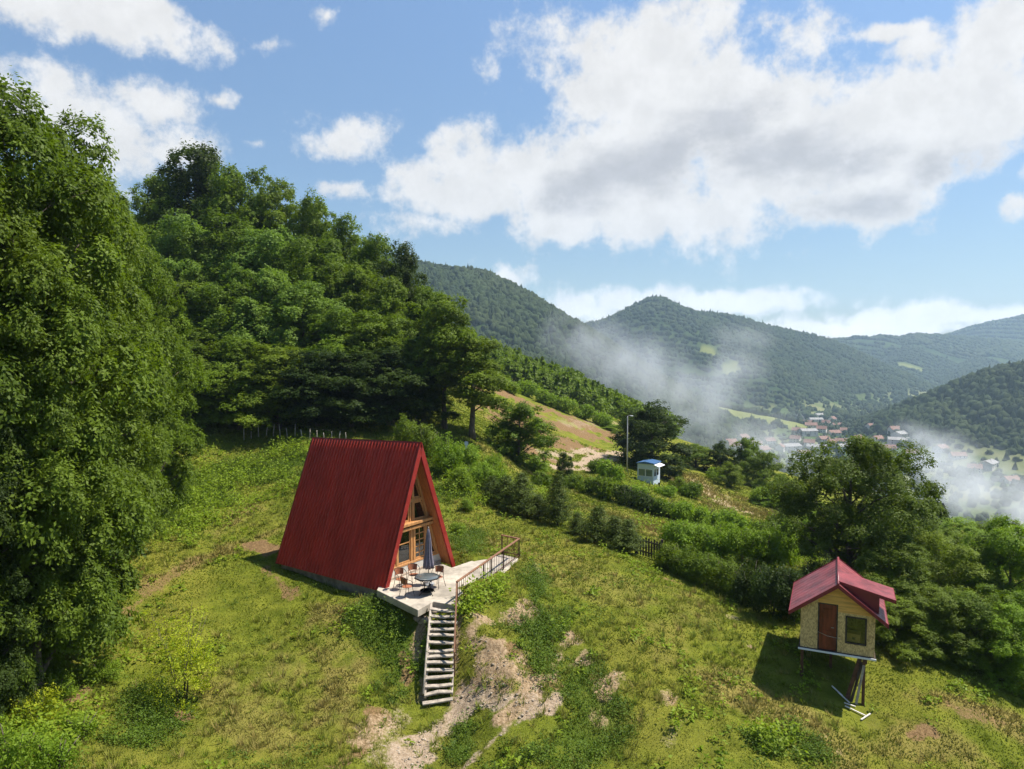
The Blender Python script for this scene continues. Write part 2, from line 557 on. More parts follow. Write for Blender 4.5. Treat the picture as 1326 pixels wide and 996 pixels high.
def height(x, y):
    x, y = np.atleast_1d(np.asarray(x, float)), np.atleast_1d(np.asarray(y, float))
    r = np.maximum(np.hypot(x, y), 2.0)
    az = np.clip(np.arctan2(x, y), -1.25, 1.25)
    lr = np.log(r)
    h = np.empty(len(x))
    wgt = smooth(math.log(215), math.log(400), lr)
    nr, fr = wgt < 1, wgt > 0
    hn, hf = np.zeros(len(x)), np.zeros(len(x))
    if nr.any():
        hn[nr] = r[nr] * np.clip(spline(az[nr], lr[nr]), -1.6, 0.35)
    if fr.any():
        hf[fr] = far_height(x[fr], y[fr])
    h = hn * (1 - wgt) + hf * wgt
    near = 1 - smooth(60, 130, r)
    h = h + near * (0.34 * (fbm(x / 2.6, y / 2.6, 3, 21) - 0.5) + 0.10 * (fbm(x / 0.55, y / 0.55, 3, 31) - 0.5)) + (1 - near) * (fbm(x / 14, y / 14, 3, 41) - 0.5) * 1.4
    if A_C is not None:
        b = np.array([math.sin(A_YAW), math.cos(A_YAW)])
        rt = np.array([b[1], -b[0]])
        ly = (x - A_C[0]) * b[0] + (y - A_C[1]) * b[1]
        lx = (x - A_C[0]) * rt[0] + (y - A_C[1]) * rt[1]
        dx = np.maximum(np.abs(lx) - A_W - 0.1, 0)
        dy = np.maximum(np.maximum(ly - A_L - 0.1, -ly - 2.0), 0)
        dd = np.hypot(dx, dy)
        cap = A_C[2] - 0.42 - 0.25 * smooth(0.6, 1.8, -lx) * smooth(-0.4, 0.4, ly) * smooth(6.5, 3.0, ly) + 0.75 * dd
        h = np.minimum(h, np.where(dd < 6, cap, 1e9))
        # the slab runs on to the right of the gable: keep the soil below it
        for (cx, cy, rad) in PATIO_DISCS:
            dd = np.maximum(np.hypot(x - cx, y - cy) - rad, 0)
            h = np.minimum(h, np.where(dd < 5, A_C[2] - 0.07 + 0.7 * dd, 1e9))
    return h


_RR = np.exp(np.linspace(math.log(6), math.log(4000), 1500))


def ground_at(u, v):
    """where the photograph's line of sight at (u, v) meets the ground"""
    k = pix_dir(u, v)
    k = k / math.hypot(k[0], k[1])
    hz = height(_RR * k[0], _RR * k[1])
    below = np.nonzero(_RR * k[2] < hz)[0]
    if len(below) == 0 or below[0] == 0:
        i = len(_RR) - 1
        r = _RR[i]
    else:
        i = below[0]
        f0, f1 = _RR[i - 1] * k[2] - hz[i - 1], hz[i] - _RR[i] * k[2]
        r = _RR[i - 1] + (_RR[i] - _RR[i - 1]) * f0 / max(f0 + f1, 1e-9)
    return np.array([k[0] * r, k[1] * r, float(height(k[0] * r, k[1] * r)[0])])


def at_depth(u, d):
    """ground point on the vertical line of pixel column u, at distance d"""
    p = pix(u, 449, d)
    return np.array([p[0], p[1], float(height(p[0], p[1])[0])])


PATIO_Z = -10.5


def on_plane(u, v, z):
    k = pix_dir(u, v)
    return k * (z / k[2])


PATIO_DISCS = []
A_C = np.array([-4.2, 32.72, PATIO_Z])
PATIO_PX = [(488, 764), (541, 790), (561, 779), (592, 784), (652, 743), (671, 723), (650, 718), (617, 724), (585, 735)]
PATIO = [on_plane(u, v, PATIO_Z)[:2] for u, v in PATIO_PX]
for (u, v, rad) in [(520, 768, 0.7), (548, 772, 0.8), (575, 768, 0.7), (580, 750, 1.2), (610, 742, 1.0), (635, 733, 1.0), (655, 726, 0.7)]:
    q = on_plane(u, v, PATIO_Z)
    PATIO_DISCS.append((q[0], q[1], rad))

# ------------------------------------------------------------------ the ground: one sheet from the camera's feet to the horizon
azs = np.concatenate([np.linspace(-1.25, -0.74, 40, endpoint=False), np.linspace(-0.74, 0.74, 820), np.linspace(0.74, 1.25, 41)[1:]])
rsn = np.exp(np.concatenate([np.linspace(math.log(1.5), math.log(16), 40, endpoint=False), np.linspace(math.log(16), math.log(75), 430, endpoint=False),
                             np.linspace(math.log(75), math.log(4500), 340)]))
AZ, RG = np.meshgrid(azs, rsn)
GX, GY = (RG * np.sin(AZ)).ravel(), (RG * np.cos(AZ)).ravel()
GZ = height(GX, GY)


def strokes_mask(x, y, items, seed):
    """soft patches on the ground: items are ([(u, v), ...] pixel polyline, radius in metres, strength)"""
    out = np.zeros(len(x))
    jit = fbm(x / 1.6, y / 1.6, 4, seed) - 0.5
    jit2 = fbm(x / 0.45, y / 0.45, 3, seed + 5) - 0.5
    for line, rad, strength in items:
        P = [ground_at(*p)[:2] for p in line]
        scale = max(1.0, np.linalg.norm(P[0]) / 45)
        segs = list(zip(P[:-1], P[1:])) or [(P[0], P[0] + 1e-3)]
        lo, hi = np.min(P, 0) - rad * 3, np.max(P, 0) + rad * 3
        sel = np.nonzero((x > lo[0]) & (x < hi[0]) & (y > lo[1]) & (y < hi[1]))[0]
        if len(sel) == 0:
            continue
        px, py = x[sel], y[sel]
        d = np.full(len(sel), 1e9)
        for a, b in segs:
            ab = b - a
            t = np.clip(((px - a[0]) * ab[0] + (py - a[1]) * ab[1]) / max(ab @ ab, 1e-9), 0, 1)
            d = np.minimum(d, np.hypot(px - a[0] - t * ab[0], py - a[1] - t * ab[1]))
        f = 1 - d / rad + 1.9 * jit[sel] + 1.5 * jit2[sel]
        out[sel] = np.maximum(out[sel], strength * smooth(-0.15, 0.85, f))
    return out


PALE = [  # trodden pale earth
    ([(530, 992), (560, 950), (600, 915)], 0.85, 1.0), ([(600, 995), (650, 950), (720, 905)], 0.34, 0.9), ([(600, 905), (640, 915), (690, 900)], 0.5, 0.85),
    ([(715, 605), (760, 598), (800, 585)], 1.8, 1.0), ([(715, 592), (770, 582)], 1.6, 0.8), ([(805, 590), (760, 608)], 1.5, 0.9), ([(905, 625), (950, 660), (990, 670)], 1.8, 0.6),
    ([(970, 837)], 0.4, 0.7), ([(950, 800)], 0.3, 0.5), ([(735, 550), (800, 548)], 2.5, 0.5), ([(480, 985), (520, 930)], 0.5, 0.5), ([(860, 960), (890, 930)], 0.3, 0.4)]
EARTH = [  # eroded bank beside the stairs, brown orange earth
    ([(642, 835), (622, 866), (612, 815)], 0.95, 1.0), ([(600, 900), (590, 860), (594, 800)], 0.5, 1.0), ([(690, 845), (640, 885)], 0.65, 0.85), ([(742, 822), (718, 868)], 0.62, 1.0),
    ([(690, 885), (760, 848)], 0.45, 0.9), ([(605, 795), (650, 805), (690, 790)], 0.55, 0.85), ([(545, 800), (540, 850), (548, 900)], 0.38, 0.85), ([(650, 930), (700, 895)], 0.45, 0.85),
    ([(690, 730), (700, 745)], 0.35, 0.6), ([(1085, 975)], 0.6, 0.8), ([(430, 640), (330, 700)], 0.3, 0.3), ([(780, 900), (800, 870)], 0.4, 0.75), ([(470, 960), (505, 930)], 0.5, 0.7), ([(770, 930)], 0.4, 0.6), ([(840, 925), (870, 900)], 0.4, 0.6)]
SOIL = [  # reddish bare soil
    ([(330, 705), (350, 712)], 0.8, 1.0), ([(85, 905), (105, 895)], 0.45, 1.0), ([(245, 930), (235, 925)], 0.45, 1.0), ([(345, 735), (375, 770)], 0.6, 0.7),
    ([(490, 930), (450, 985)], 0.75, 0.75), ([(645, 518), (690, 540), (760, 562)], 4.6, 1.0), ([(650, 508), (715, 533), (790, 562)], 5.0, 1.0), ([(655, 535), (700, 565), (740, 575)], 4.8, 1.0), ([(640, 540), (690, 585)], 3.2, 0.9),
    ([(160, 800), (200, 760), (260, 720)], 0.6, 0.6), ([(1180, 950), (1200, 945)], 0.5, 0.8), ([(1240, 920), (1310, 940)], 0.7, 0.6), ([(975, 838)], 0.4, 0.9),
    ([(690, 870), (720, 890)], 0.6, 0.6), ([(790, 905), (770, 880)], 0.5, 0.6), ([(870, 905)], 0.35, 0.7), ([(660, 845)], 0.5, 0.7), ([(520, 845), (530, 880)], 0.35, 0.7),
    ([(880, 755), (850, 745)], 0.5, 0.6), ([(420, 700), (360, 760)], 0.5, 0.3), ([(60, 940), (20, 950)], 0.4, 0.5), ([(1000, 790), (940, 770)], 0.4, 0.35)]
DRY = [  # sun-bleached grass
    ([(770, 660), (830, 680), (880, 700)], 2.2, 0.8), ([(905, 625), (950, 655), (1000, 672)], 5.0, 1.0), ([(900, 615), (940, 640)], 2.0, 0.8), ([(380, 860), (420, 830), (440, 800)], 1.5, 0.6),
    ([(600, 690), (680, 720), (800, 760)], 2.0, 0.4), ([(940, 880), (1010, 920)], 1.6, 0.8), ([(860, 840), (900, 780)], 1.5, 0.35), ([(330, 650), (280, 690)], 0.8, 0.7),
    ([(420, 660), (320, 700), (200, 750)], 0.7, 0.8), ([(680, 610), (640, 590)], 2.0, 0.5), ([(300, 900), (350, 950)], 1.6, 0.5), ([(1100, 970), (1240, 960)], 1.3, 0.6),
    ([(420, 930), (440, 880)], 1.2, 0.7), ([(820, 545), (760, 535)], 4.0, 0.6), ([(1190, 900), (1300, 930)], 0.9, 0.8)]
LUSH = [  # deep green herbage
    ([(380, 600), (280, 620), (220, 660)], 3.0, 0.9), ([(300, 600), (360, 580)], 2.0, 0.7), ([(470, 800), (520, 820), (530, 870)], 1.1, 0.9), ([(690, 740), (700, 800), (690, 850)], 1.1, 0.8),
    ([(760, 870), (780, 930), (740, 985)], 1.1, 0.8), ([(590, 640), (600, 600)], 2.0, 0.8), ([(985, 965), (1030, 955)], 1.0, 0.6), ([(60, 880), (130, 880)], 1.2, 0.8),
    ([(200, 900), (180, 940)], 1.3, 0.6), ([(840, 650), (900, 670), (980, 700)], 2.5, 1.0), ([(620, 690), (600, 710)], 0.9, 0.7), ([(600, 940), (590, 985)], 0.6, 0.9)]
MEADOW = [  # knee-high bright weeds
    ([(385, 600), (310, 610), (240, 650)], 3.6, 1.0), ([(370, 640), (300, 660), (220, 690)], 1.6, 0.9), ([(600, 640), (580, 610)], 1.8, 1.0), ([(690, 640), (660, 640)], 1.8, 0.8),
    ([(880, 690), (940, 705), (1000, 710)], 2.4, 1.0), ([(800, 630), (860, 640)], 1.8, 0.8), ([(40, 980), (90, 920)], 1.2, 0.8), ([(650, 755), (625, 775), (605, 790)], 0.5, 0.8), ([(985, 965), (1025, 955)], 0.6, 0.6), ([(700, 560), (745, 530)], 2.0, 0.6)]
near_v = RG.ravel() < 170
masks = {}
for nm, items, seed in (('pale', PALE, 51), ('earth', EARTH, 56), ('soil', SOIL, 61), ('dry', DRY, 71), ('lush', LUSH, 81), ('meadow', MEADOW, 86)):
    mk = np.zeros(len(GX))
    mk[near_v] = strokes_mask(GX[near_v], GY[near_v], items, seed)
    masks[nm] = mk
rr_all = RG.ravel()
wood = smooth(150, 420, rr_all)
valley = wood * (1 - smooth(FLOOR_Z + 9, FLOOR_Z + 30, GZ))
GLADES = [(950, 465, 1500, 24), (915, 470, 1560, 22), (1010, 545, 1005, 45), (950, 538, 1035, 40), (1030, 555, 985, 40), (860, 540, 1060, 30), (935, 545, 1010, 45), (1180, 485, 2300, 40),
          (1215, 500, 2050, 35), (1200, 520, 1700, 35)]
glade = np.zeros(len(GX))
for (u, v, d, rad) in GLADES:
    p = pix(u, v, d)
    glade = np.maximum(glade, smooth(0.0, 0.4, 1.15 - np.hypot(GX - p[0], GY - p[1]) / rad + 0.9 * (fbm(GX / 40, GY / 40, 3, 91) - 0.5)))
masks['wood'], masks['valley'], masks['glade'] = wood, valley, glade
GZ = GZ + 0.45 * np.maximum(masks['earth'], 0.4 * masks['pale']) * (fbm(GX / 0.7, GY / 0.7, 4, 141) - 0.55) * (RG.ravel() < 60)
nr_, na_ = len(rsn), len(azs)
idx = np.arange(nr_ * na_).reshape(nr_, na_)
quads = np.stack([idx[:-1, :-1], idx[:-1, 1:], idx[1:, 1:], idx[1:, :-1]], -1).reshape(-1, 4)


def ground_material():
    m, t = new_mat('hillside')
    pos = t.n('ShaderNodeNewGeometry').outputs['Position']
    n_big = t.noise(pos, 0.16, 5.0, 0.6)
    n_mid = t.noise(pos, 1.1, 6.0, 0.65)
    n_fine = t.noise(pos, 9.0, 6.0, 0.7)
    n_grit = t.noise(pos, 34.0, 4.0, 0.7)
    g = t.mix(t.ramp(n_mid, 0.35, 0.65), (0.080, 0.104, 0.010), (0.170, 0.190, 0.022))
    g = t.mix(t.math('MULTIPLY', t.ramp(n_big, 0.4, 0.65), 0.5), g, (0.215, 0.185, 0.035))
    g = t.mix(t.math('MULTIPLY', t.ramp(n_fine, 0.4, 0.75), 0.3), g, (0.075, 0.085, 0.016))
    g = t.mix(t.math('MULTIPLY', t.attr('dry'), 0.85), g, t.mix(t.ramp(n_fine, 0.3, 0.7), (0.17, 0.125, 0.040), (0.33, 0.255, 0.085)))
    g = t.mix(t.math('MULTIPLY', t.attr('lush'), 0.8), g, t.mix(n_fine, (0.028, 0.060, 0.010), (0.075, 0.125, 0.018)))
    soil = t.mix(t.ramp(n_fine, 0.3, 0.7), (0.115, 0.068, 0.032), (0.26, 0.17, 0.082))
    g = t.mix(t.ramp(t.math('ADD', t.attr('soil'), t.math('MULTIPLY', t.math('SUBTRACT', n_fine, 0.5), 0.9)), 0.35, 0.75), g, soil)
    earth = t.mix(t.ramp(n_fine, 0.3, 0.7), (0.19, 0.122, 0.066), (0.43, 0.315, 0.195))
    g = t.mix(t.ramp(t.math('ADD', t.attr('earth'), t.math('MULTIPLY', t.math('SUBTRACT', n_fine, 0.5), 1.3)), 0.25, 0.85), g, earth)
    path = t.mix(t.ramp(n_fine, 0.3, 0.72), (0.25, 0.175, 0.11), (0.44, 0.34, 0.24))
    path = t.mix(t.ramp(n_grit, 0.55, 0.7), path, (0.50, 0.45, 0.38))
    g = t.mix(t.ramp(t.math('ADD', t.attr('pale'), t.math('MULTIPLY', t.math('SUBTRACT', n_fine, 0.5), 1.3)), 0.25, 0.9), g, path)
    far_n = t.noise(pos, 0.03, 6.0, 0.65)
    forest = t.mix(t.ramp(far_n, 0.35, 0.65), (0.020, 0.042, 0.012), (0.050, 0.075, 0.022))
    g = t.mix(t.attr('wood'), g, forest)
    fields = t.mix(t.ramp(t.noise(pos, 0.012, 4.0, 0.5), 0.4, 0.6), (0.07, 0.105, 0.03), (0.20, 0.20, 0.09))
    g = t.mix(t.math('MULTIPLY', t.attr('valley'), 0.85), g, fields)
    g = t.mix(t.attr('glade'), g, t.mix(far_n, (0.12, 0.14, 0.04), (0.21, 0.22, 0.07)))
    b = t.n('ShaderNodeBump', i_Strength=0.7, i_Distance=0.12, i_Height=t.math('ADD', n_fine, t.math('MULTIPLY', n_grit, 0.5)))
    p = t.n('ShaderNodeBsdfPrincipled', i_Base_Color=g, i_Roughness=0.95, i_Normal=b.outputs[0])
    p.inputs['Specular IOR Level'].default_value = 0.04
    t.n('ShaderNodeOutputMaterial', i_0=p.outputs[0])
    return m


gm = array_mesh('terrain', np.stack([GX, GY, GZ], 1), quads, {k: ('POINT', v) for k, v in masks.items()}, True)
tag(link('terrain', gm, ground_material()), kind='structure')

# ------------------------------------------------------------------ far woods: one canopy of separate crowns per mountain side
rng = np.random.default_rng(7)
GZ2 = GZ.reshape(nr_, na_)
EL2 = GZ2 / RG
vis_lim = np.maximum.accumulate(EL2, axis=0)          # highest line of sight up to each range


def ico(sub):
    import bmesh
    bm = bmesh.new()
    bmesh.ops.create_icosphere(bm, subdivisions=sub, radius=1.0)
    vs = np.array([v.co[:] for v in bm.verts])
    fs = np.array([[v.index for v in f.verts] for f in bm.faces])
    bm.free()
    return vs, fs


def blob_wood(name, x, y, z, rad, lab, mat, sub, conif=None, tone=None):
    bv, bf = ico(sub)
    n = len(x)
    ang = rng.uniform(0, 6.28, n)
    ca, sa = np.cos(ang), np.sin(ang)
    jit = 1 + rng.normal(0, 0.24, (n, len(bv), 1))
    V = bv[None] * jit
    if conif is not None:
        t = (V[..., 2:3] + 1) / 2
        sq = np.where(conif[:, None, None], np.clip(1.15 - t, 0.02, 1), 1.0)
        V = np.concatenate([V[..., :2] * sq, V[..., 2:3] * np.where(conif[:, None, None], 1.5, 1.0)], -1)
    X = (V[..., 0] * ca[:, None] - V[..., 1] * sa[:, None]) * rad[:, None] + x[:, None]
    Y = (V[..., 0] * sa[:, None] + V[..., 1] * ca[:, None]) * rad[:, None] + y[:, None]
    Z = V[..., 2] * (rad * 1.1)[:, None] + (z + rad * 0.55)[:, None]
    verts = np.stack([X, Y, Z], -1).reshape(-1, 3)
    faces = (bf[None] + (np.arange(n) * len(bv))[:, None, None]).reshape(-1, 3)
    if tone is None:
        tone = np.clip(rng.normal(0.45, 0.22, n) + 0.6 * (fbm(x / 90, y / 90, 3, 77) - 0.5), 0, 1)
    tn = np.repeat(tone, len(bf)) + rng.normal(0, 0.07, n * len(bf))
    return tag(link(name, array_mesh(name, verts, faces, {'tone': ('FACE', tn)}), mat), lab, 'forest', kind='stuff')


def wood_mat(name, dark, light, warm):
    m, t = new_mat(name)
    tone = t.attr('tone')
    pos = t.n('ShaderNodeNewGeometry').outputs['Position']
    n = t.noise(pos, 0.35, 5.0, 0.75)
    f = t.math('ADD', t.math('MULTIPLY', tone, 0.7), t.math('MULTIPLY', t.ramp(n, 0.3, 0.7), 0.4), clamp=True)
    col = t.mix(f, dark, light)
    col = t.mix(t.math('MULTIPLY', t.ramp(t.noise(pos, 0.006, 3.0), 0.45, 0.65), 0.4), col, warm)
    b = t.n('ShaderNodeBump', i_Strength=1.0, i_Distance=1.2, i_Height=t.noise(pos, 0.9, 5.0, 0.75))
    p = t.n('ShaderNodeBsdfPrincipled', i_Base_Color=col, i_Roughness=0.9, i_Normal=b.outputs[0])
    p.inputs['Specular IOR Level'].default_value = 0.1
    t.n('ShaderNodeOutputMaterial', i_0=p.outputs[0])
    return m


M_WOOD = wood_mat('far_wood', (0.012, 0.024, 0.010), (0.050, 0.074, 0.024), (0.06, 0.072, 0.022))
M_WOOD_MID = wood_mat('spur_wood', (0.020, 0.050, 0.010), (0.085, 0.155, 0.022), (0.10, 0.15, 0.02))


def scatter(n, r0, r1, amin=-0.68, amax=0.68):
    """random points on the terrain, spread by distance, kept only where a line of sight reaches them"""
    az = rng.uniform(amin, amax, n)
    r = np.sqrt(rng.uniform(r0 * r0, r1 * r1, n))
    x, y = r * np.sin(az), r * np.cos(az)
    i = np.clip(np.searchsorted(rsn, r) - 1, 0, nr_ - 1)
    j = np.clip(np.searchsorted(azs, az), 0, na_ - 1)
    z = GZ2[i, j]
    seen = (z + 14) / r > vis_lim[np.maximum(i - 2, 0), j]
    gl = glade.reshape(nr_, na_)[i, j]
    va = valley.reshape(nr_, na_)[i, j]
    return x, y, z, r, seen, gl, va


x, y, z, r, seen, gl, va = scatter(52000, 620, 1350)
keep = seen & (gl < 0.35) & (rng.random(len(x)) > va * 0.86)
x, y, z, r, va = x[keep], y[keep], z[keep], r[keep], va[keep]
rad = rng.uniform(3.0, 6.2, len(x)) * (1 - 0.35 * va)
blob_wood('mountain_forest', x, y, z, rad, 'dense green forest covering the nearer mountain sides and the valley edges', M_WOOD, 2, conif=rng.random(len(x)) < 0.22)
x, y, z, r, seen, gl, va = scatter(60000, 1350, 2950, -0.12, 0.66)
keep = seen & (gl < 0.35) & (rng.random(len(x)) > va * 0.8)
x, y, z = x[keep], y[keep], z[keep]
blob_wood('distant_forest', x, y, z, rng.uniform(4.0, 7.5, len(x)), 'dark bluish forest on the far peaks that close the valley', M_WOOD, 1, conif=rng.random(len(x)) < 0.2)
x, y, z, r, seen, gl, va = scatter(9000, 135, 330, -0.14, 0.66)
keep = seen & (rng.random(len(x)) < smooth(0.24, 0.15, np.arctan2(x, y)))
SPUR = (x[keep], y[keep], z[keep])
x, y, z, r, seen, gl, va = scatter(36000, 3000, 4300, 0.3, 0.68)
x, y, z = x[seen], y[seen], z[seen]
blob_wood('horizon_forest', x, y, z, rng.uniform(6.0, 10.0, len(x)), 'blue forest on the farthest ridge at the right', M_WOOD, 1)

# ------------------------------------------------------------------ air and smoke
def haze_box():
    m, t = new_mat('air')
    pv = t.n('ShaderNodeVolumePrincipled')
    pv.inputs['Color'].default_value = (0.58, 0.77, 1.0, 1)
    pv.inputs['Density'].default_value = HAZE_DENSITY
    pv.inputs['Anisotropy'].default_value = 0.2
    t.t.links.new(pv.outputs[0], t.n('ShaderNodeOutputMaterial').inputs['Volume'])
    b = MB().box(-4600, 4600, -60, 4600, float(GZ.min()) - 1.0, 330)
    tag(b.build('haze', m), kind='stuff')


haze_box()


def smoke(name, pts, dens, lab, scale, seed):
    """a drift of smoke: a soft-edged closed volume that follows a line of points (x, y, z, radius)"""
    P = np.array(pts, float)
    c = P[:, :3].mean(0)
    m, t = new_mat(name)
    co = t.n('ShaderNodeTexCoord').outputs['Object']
    wv = t.vmath('SUBTRACT', t.noise(t.vmath('ADD', co, (seed * 31.0, 0, 0)), scale * 0.7, 3.0, 0.6, out=1), (0.5, 0.5, 0.5))
    cw = t.vmath('ADD', co, t.vmath('SCALE', wv, 0.55 / scale))
    acc = None
    for p in P:
        d = t.vmath('SUBTRACT', cw, tuple(p[:3] - c))
        d = t.vmath('MULTIPLY', d, (1 / p[3], 1 / p[3], 1.35 / p[3]))
        k = t.math('SUBTRACT', 1.0, t.vmath('LENGTH', d, out=1))
        acc = k if acc is None else t.math('SMOOTH_MAX', acc, k, 0.25)
    n = t.noise(t.vmath('ADD', co, (seed * 57.0, 9, 0)), scale, 5.0, 0.62)
    den = t.math('MULTIPLY', t.ramp(acc, 0.0, 0.85), t.ramp(n, 0.38, 0.66))
    pv = t.n('ShaderNodeVolumePrincipled', i_Density=t.math('MULTIPLY', den, dens))
    pv.inputs['Color'].default_value = (0.93, 0.95, 1.0, 1)
    pv.inputs['Anisotropy'].default_value = 0.3
    t.t.links.new(pv.outputs[0], t.n('ShaderNodeOutputMaterial').inputs['Volume'])
    lo = (P[:, :3] - P[:, 3:4]).min(0) - c - 4
    hi = (P[:, :3] + P[:, 3:4]).max(0) - c + 4
    b = MB().box(lo[0], hi[0], lo[1], hi[1], lo[2], hi[2])
    o = tag(b.build(name, m), lab, 'smoke', kind='stuff')
    o.location = c
    return o


def sm(u, v, d, rad):
    return (*pix(u, v, d), rad)


smoke('smoke', [sm(895, 590, 620, 50), sm(940, 565, 640, 62), sm(985, 572, 660, 55), sm(890, 530, 680, 70), sm(850, 490, 720, 75), sm(800, 470, 760, 70), sm(750, 440, 800, 60), sm(940, 490, 720, 60), sm(960, 440, 760, 45), sm(1030, 590, 640, 42)],
      0.013, 'pale smoke drifting over the valley behind the kiosk', 0.020, 1)
smoke('smoke', [sm(1215, 600, 500, 40), sm(1255, 625, 480, 44), sm(1300, 648, 460, 42), sm(1345, 660, 450, 42), sm(1235, 655, 470, 28), sm(1180, 575, 520, 26)],
      0.042, 'thick white smoke rising above the wood on the right', 0.032, 2)

# ------------------------------------------------------------------ building materials
M_RED = surface_mat('red_sheet_metal', (0.56, 0.052, 0.032), 0.40, 0.13, 0.9, 0.0, 0.04, spec=0.55, stretch=(0.6, 1.6, 0.6))
M_REDTRIM = surface_mat('red_trim_metal', (0.30, 0.024, 0.018), 0.4, 0.12, 2.0, 0.0, 0.05, spec=0.5)
M_PINE = surface_mat('oiled_pine', (0.52, 0.25, 0.085), 0.5, 0.2, 3.0, stretch=(6, 6, 0.6))
M_PINEDARK = surface_mat('soffit_pine', (0.42, 0.15, 0.045), 0.6, 0.2, 4.0, stretch=(1, 5, 1))
M_PLASTER = surface_mat('plaster', (0.56, 0.53, 0.47), 0.9, 0.12, 3.0, bump=0.25)
M_CONCRETE = surface_mat('concrete', (0.46, 0.40, 0.32), 0.9, 0.22, 0.9, bump=0.3)
M_FOUND = surface_mat('foundation_concrete', (0.42, 0.33, 0.25), 0.95, 0.22, 2.2, bump=0.5)
M_WHITE = surface_mat('white_paint', (0.74, 0.76, 0.78), 0.5, 0.06, 2.0, bump=0.06)
M_RUST = surface_mat('brown_iron', (0.13, 0.060, 0.038), 0.6, 0.25, 8.0, metal=0.3)
M_BLACKIRON = surface_mat('black_iron', (0.03, 0.028, 0.028), 0.5, 0.2, 8.0, metal=0.4)
M_BROWNWOOD = surface_mat('brown_rail_wood', (0.24, 0.115, 0.06), 0.65, 0.2, 4.0)
M_GREYWOOD = surface_mat('weathered_wood', (0.43, 0.37, 0.30), 0.85, 0.22, 5.0, bump=0.5)
M_PALEWOOD = surface_mat('bleached_batten', (0.62, 0.58, 0.52), 0.8, 0.15, 5.0, bump=0.3)
M_DARKWOOD = surface_mat('dark_old_wood', (0.075, 0.055, 0.042), 0.9, 0.3, 5.0, bump=0.5)
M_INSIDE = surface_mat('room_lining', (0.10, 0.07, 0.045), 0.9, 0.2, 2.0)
M_FABRIC = surface_mat('parasol_cloth', (0.20, 0.175, 0.215), 0.85, 0.12, 6.0)
M_ORANGE = surface_mat('orange_seat', (0.33, 0.12, 0.055), 0.6, 0.15, 8.0)
M_BLUE = surface_mat('blue_sheet_metal', (0.045, 0.12, 0.26), 0.4, 0.1, 2.0, spec=0.5)
M_KIOSK = surface_mat('kiosk_panel', (0.52, 0.60, 0.68), 0.5, 0.05, 2.0, bump=0.05)
M_POLE = surface_mat('galvanised', (0.36, 0.36, 0.35), 0.5, 0.1, 3.0, metal=0.2)


def glass_mat(name, tint, refl=1.0):
    m, t = new_mat(name)
    fr = t.n('ShaderNodeFresnel', i_IOR=1.55)
    gl = t.n('ShaderNodeBsdfGlossy', i_Color=(0.9, 0.95, 1.0), i_Roughness=0.03)
    tr = t.n('ShaderNodeBsdfTransparent', i_Color=tint)
    mx = t.n('ShaderNodeMixShader', i_0=t.math('MULTIPLY', fr, refl, clamp=True), i_1=tr.outputs[0], i_2=gl.outputs[0])
    t.n('ShaderNodeOutputMaterial', i_0=mx.outputs[0])
    return m


M_GLASS = glass_mat('window_glass', (0.42, 0.46, 0.48), 1.6)
M_CLEAR = glass_mat('clear_glass', (0.86, 0.90, 0.92), 1.0)
M_TABLEGLASS = surface_mat('table_top_glass', (0.10, 0.115, 0.115), 0.12, 0.1, 3.0, bump=0.0, spec=0.8)

# ------------------------------------------------------------------ the red A-frame cabin
W_, H_, L_ = A_W, A_H, A_L
cabin = empty('a_frame_cabin', tuple(A_C), -A_YAW, 1.0, 'tall red corrugated metal A-frame cabin with a timber and glass gable', 'cabin')
RF, RB = 0.16, -0.16                                   # the ridge rises a little towards the gable
THK = 0.16


def ridge_z(yy):
    return H_ + RF + (RB - RF) * yy / L_


def roof_sheet(side):
    """ribbed sheet from ridge to eave, with its own thickness"""
    pitch = 0.205
    nrib = int(round(L_ / pitch))
    prof = []
    for k in range(nrib):
        y0 = k * L_ / nrib
        p = L_ / nrib
        prof += [(y0, 0), (y0 + p * 0.46, 0), (y0 + p * 0.56, 0.07), (y0 + p * 0.84, 0.07)]
    prof.append((L_, 0))
    b = MB()
    vs = []
    for yy, hgt in prof:
        for s in (0, 0.33, 0.66, 1.0):
            hz = ridge_z(yy)
            nx, nz = hz / math.hypot(hz, W_), W_ / math.hypot(hz, W_)
            wob = 0.006 * math.sin(yy * 3.1 + s * 5) if 0 < s < 1 else 0
            xx, zz = W_ * s * 1.03, hz - hz * s * 1.03
            vs.append((side * (xx + nx * (hgt + wob)), yy, zz + nz * (hgt + wob)))
    n = len(prof)
    fs = [(i * 4 + j, i * 4 + j + 1, i * 4 + j + 5, i * 4 + j + 4) for i in range(n - 1) for j in range(3)]
    b.add(vs, fs)
    return b


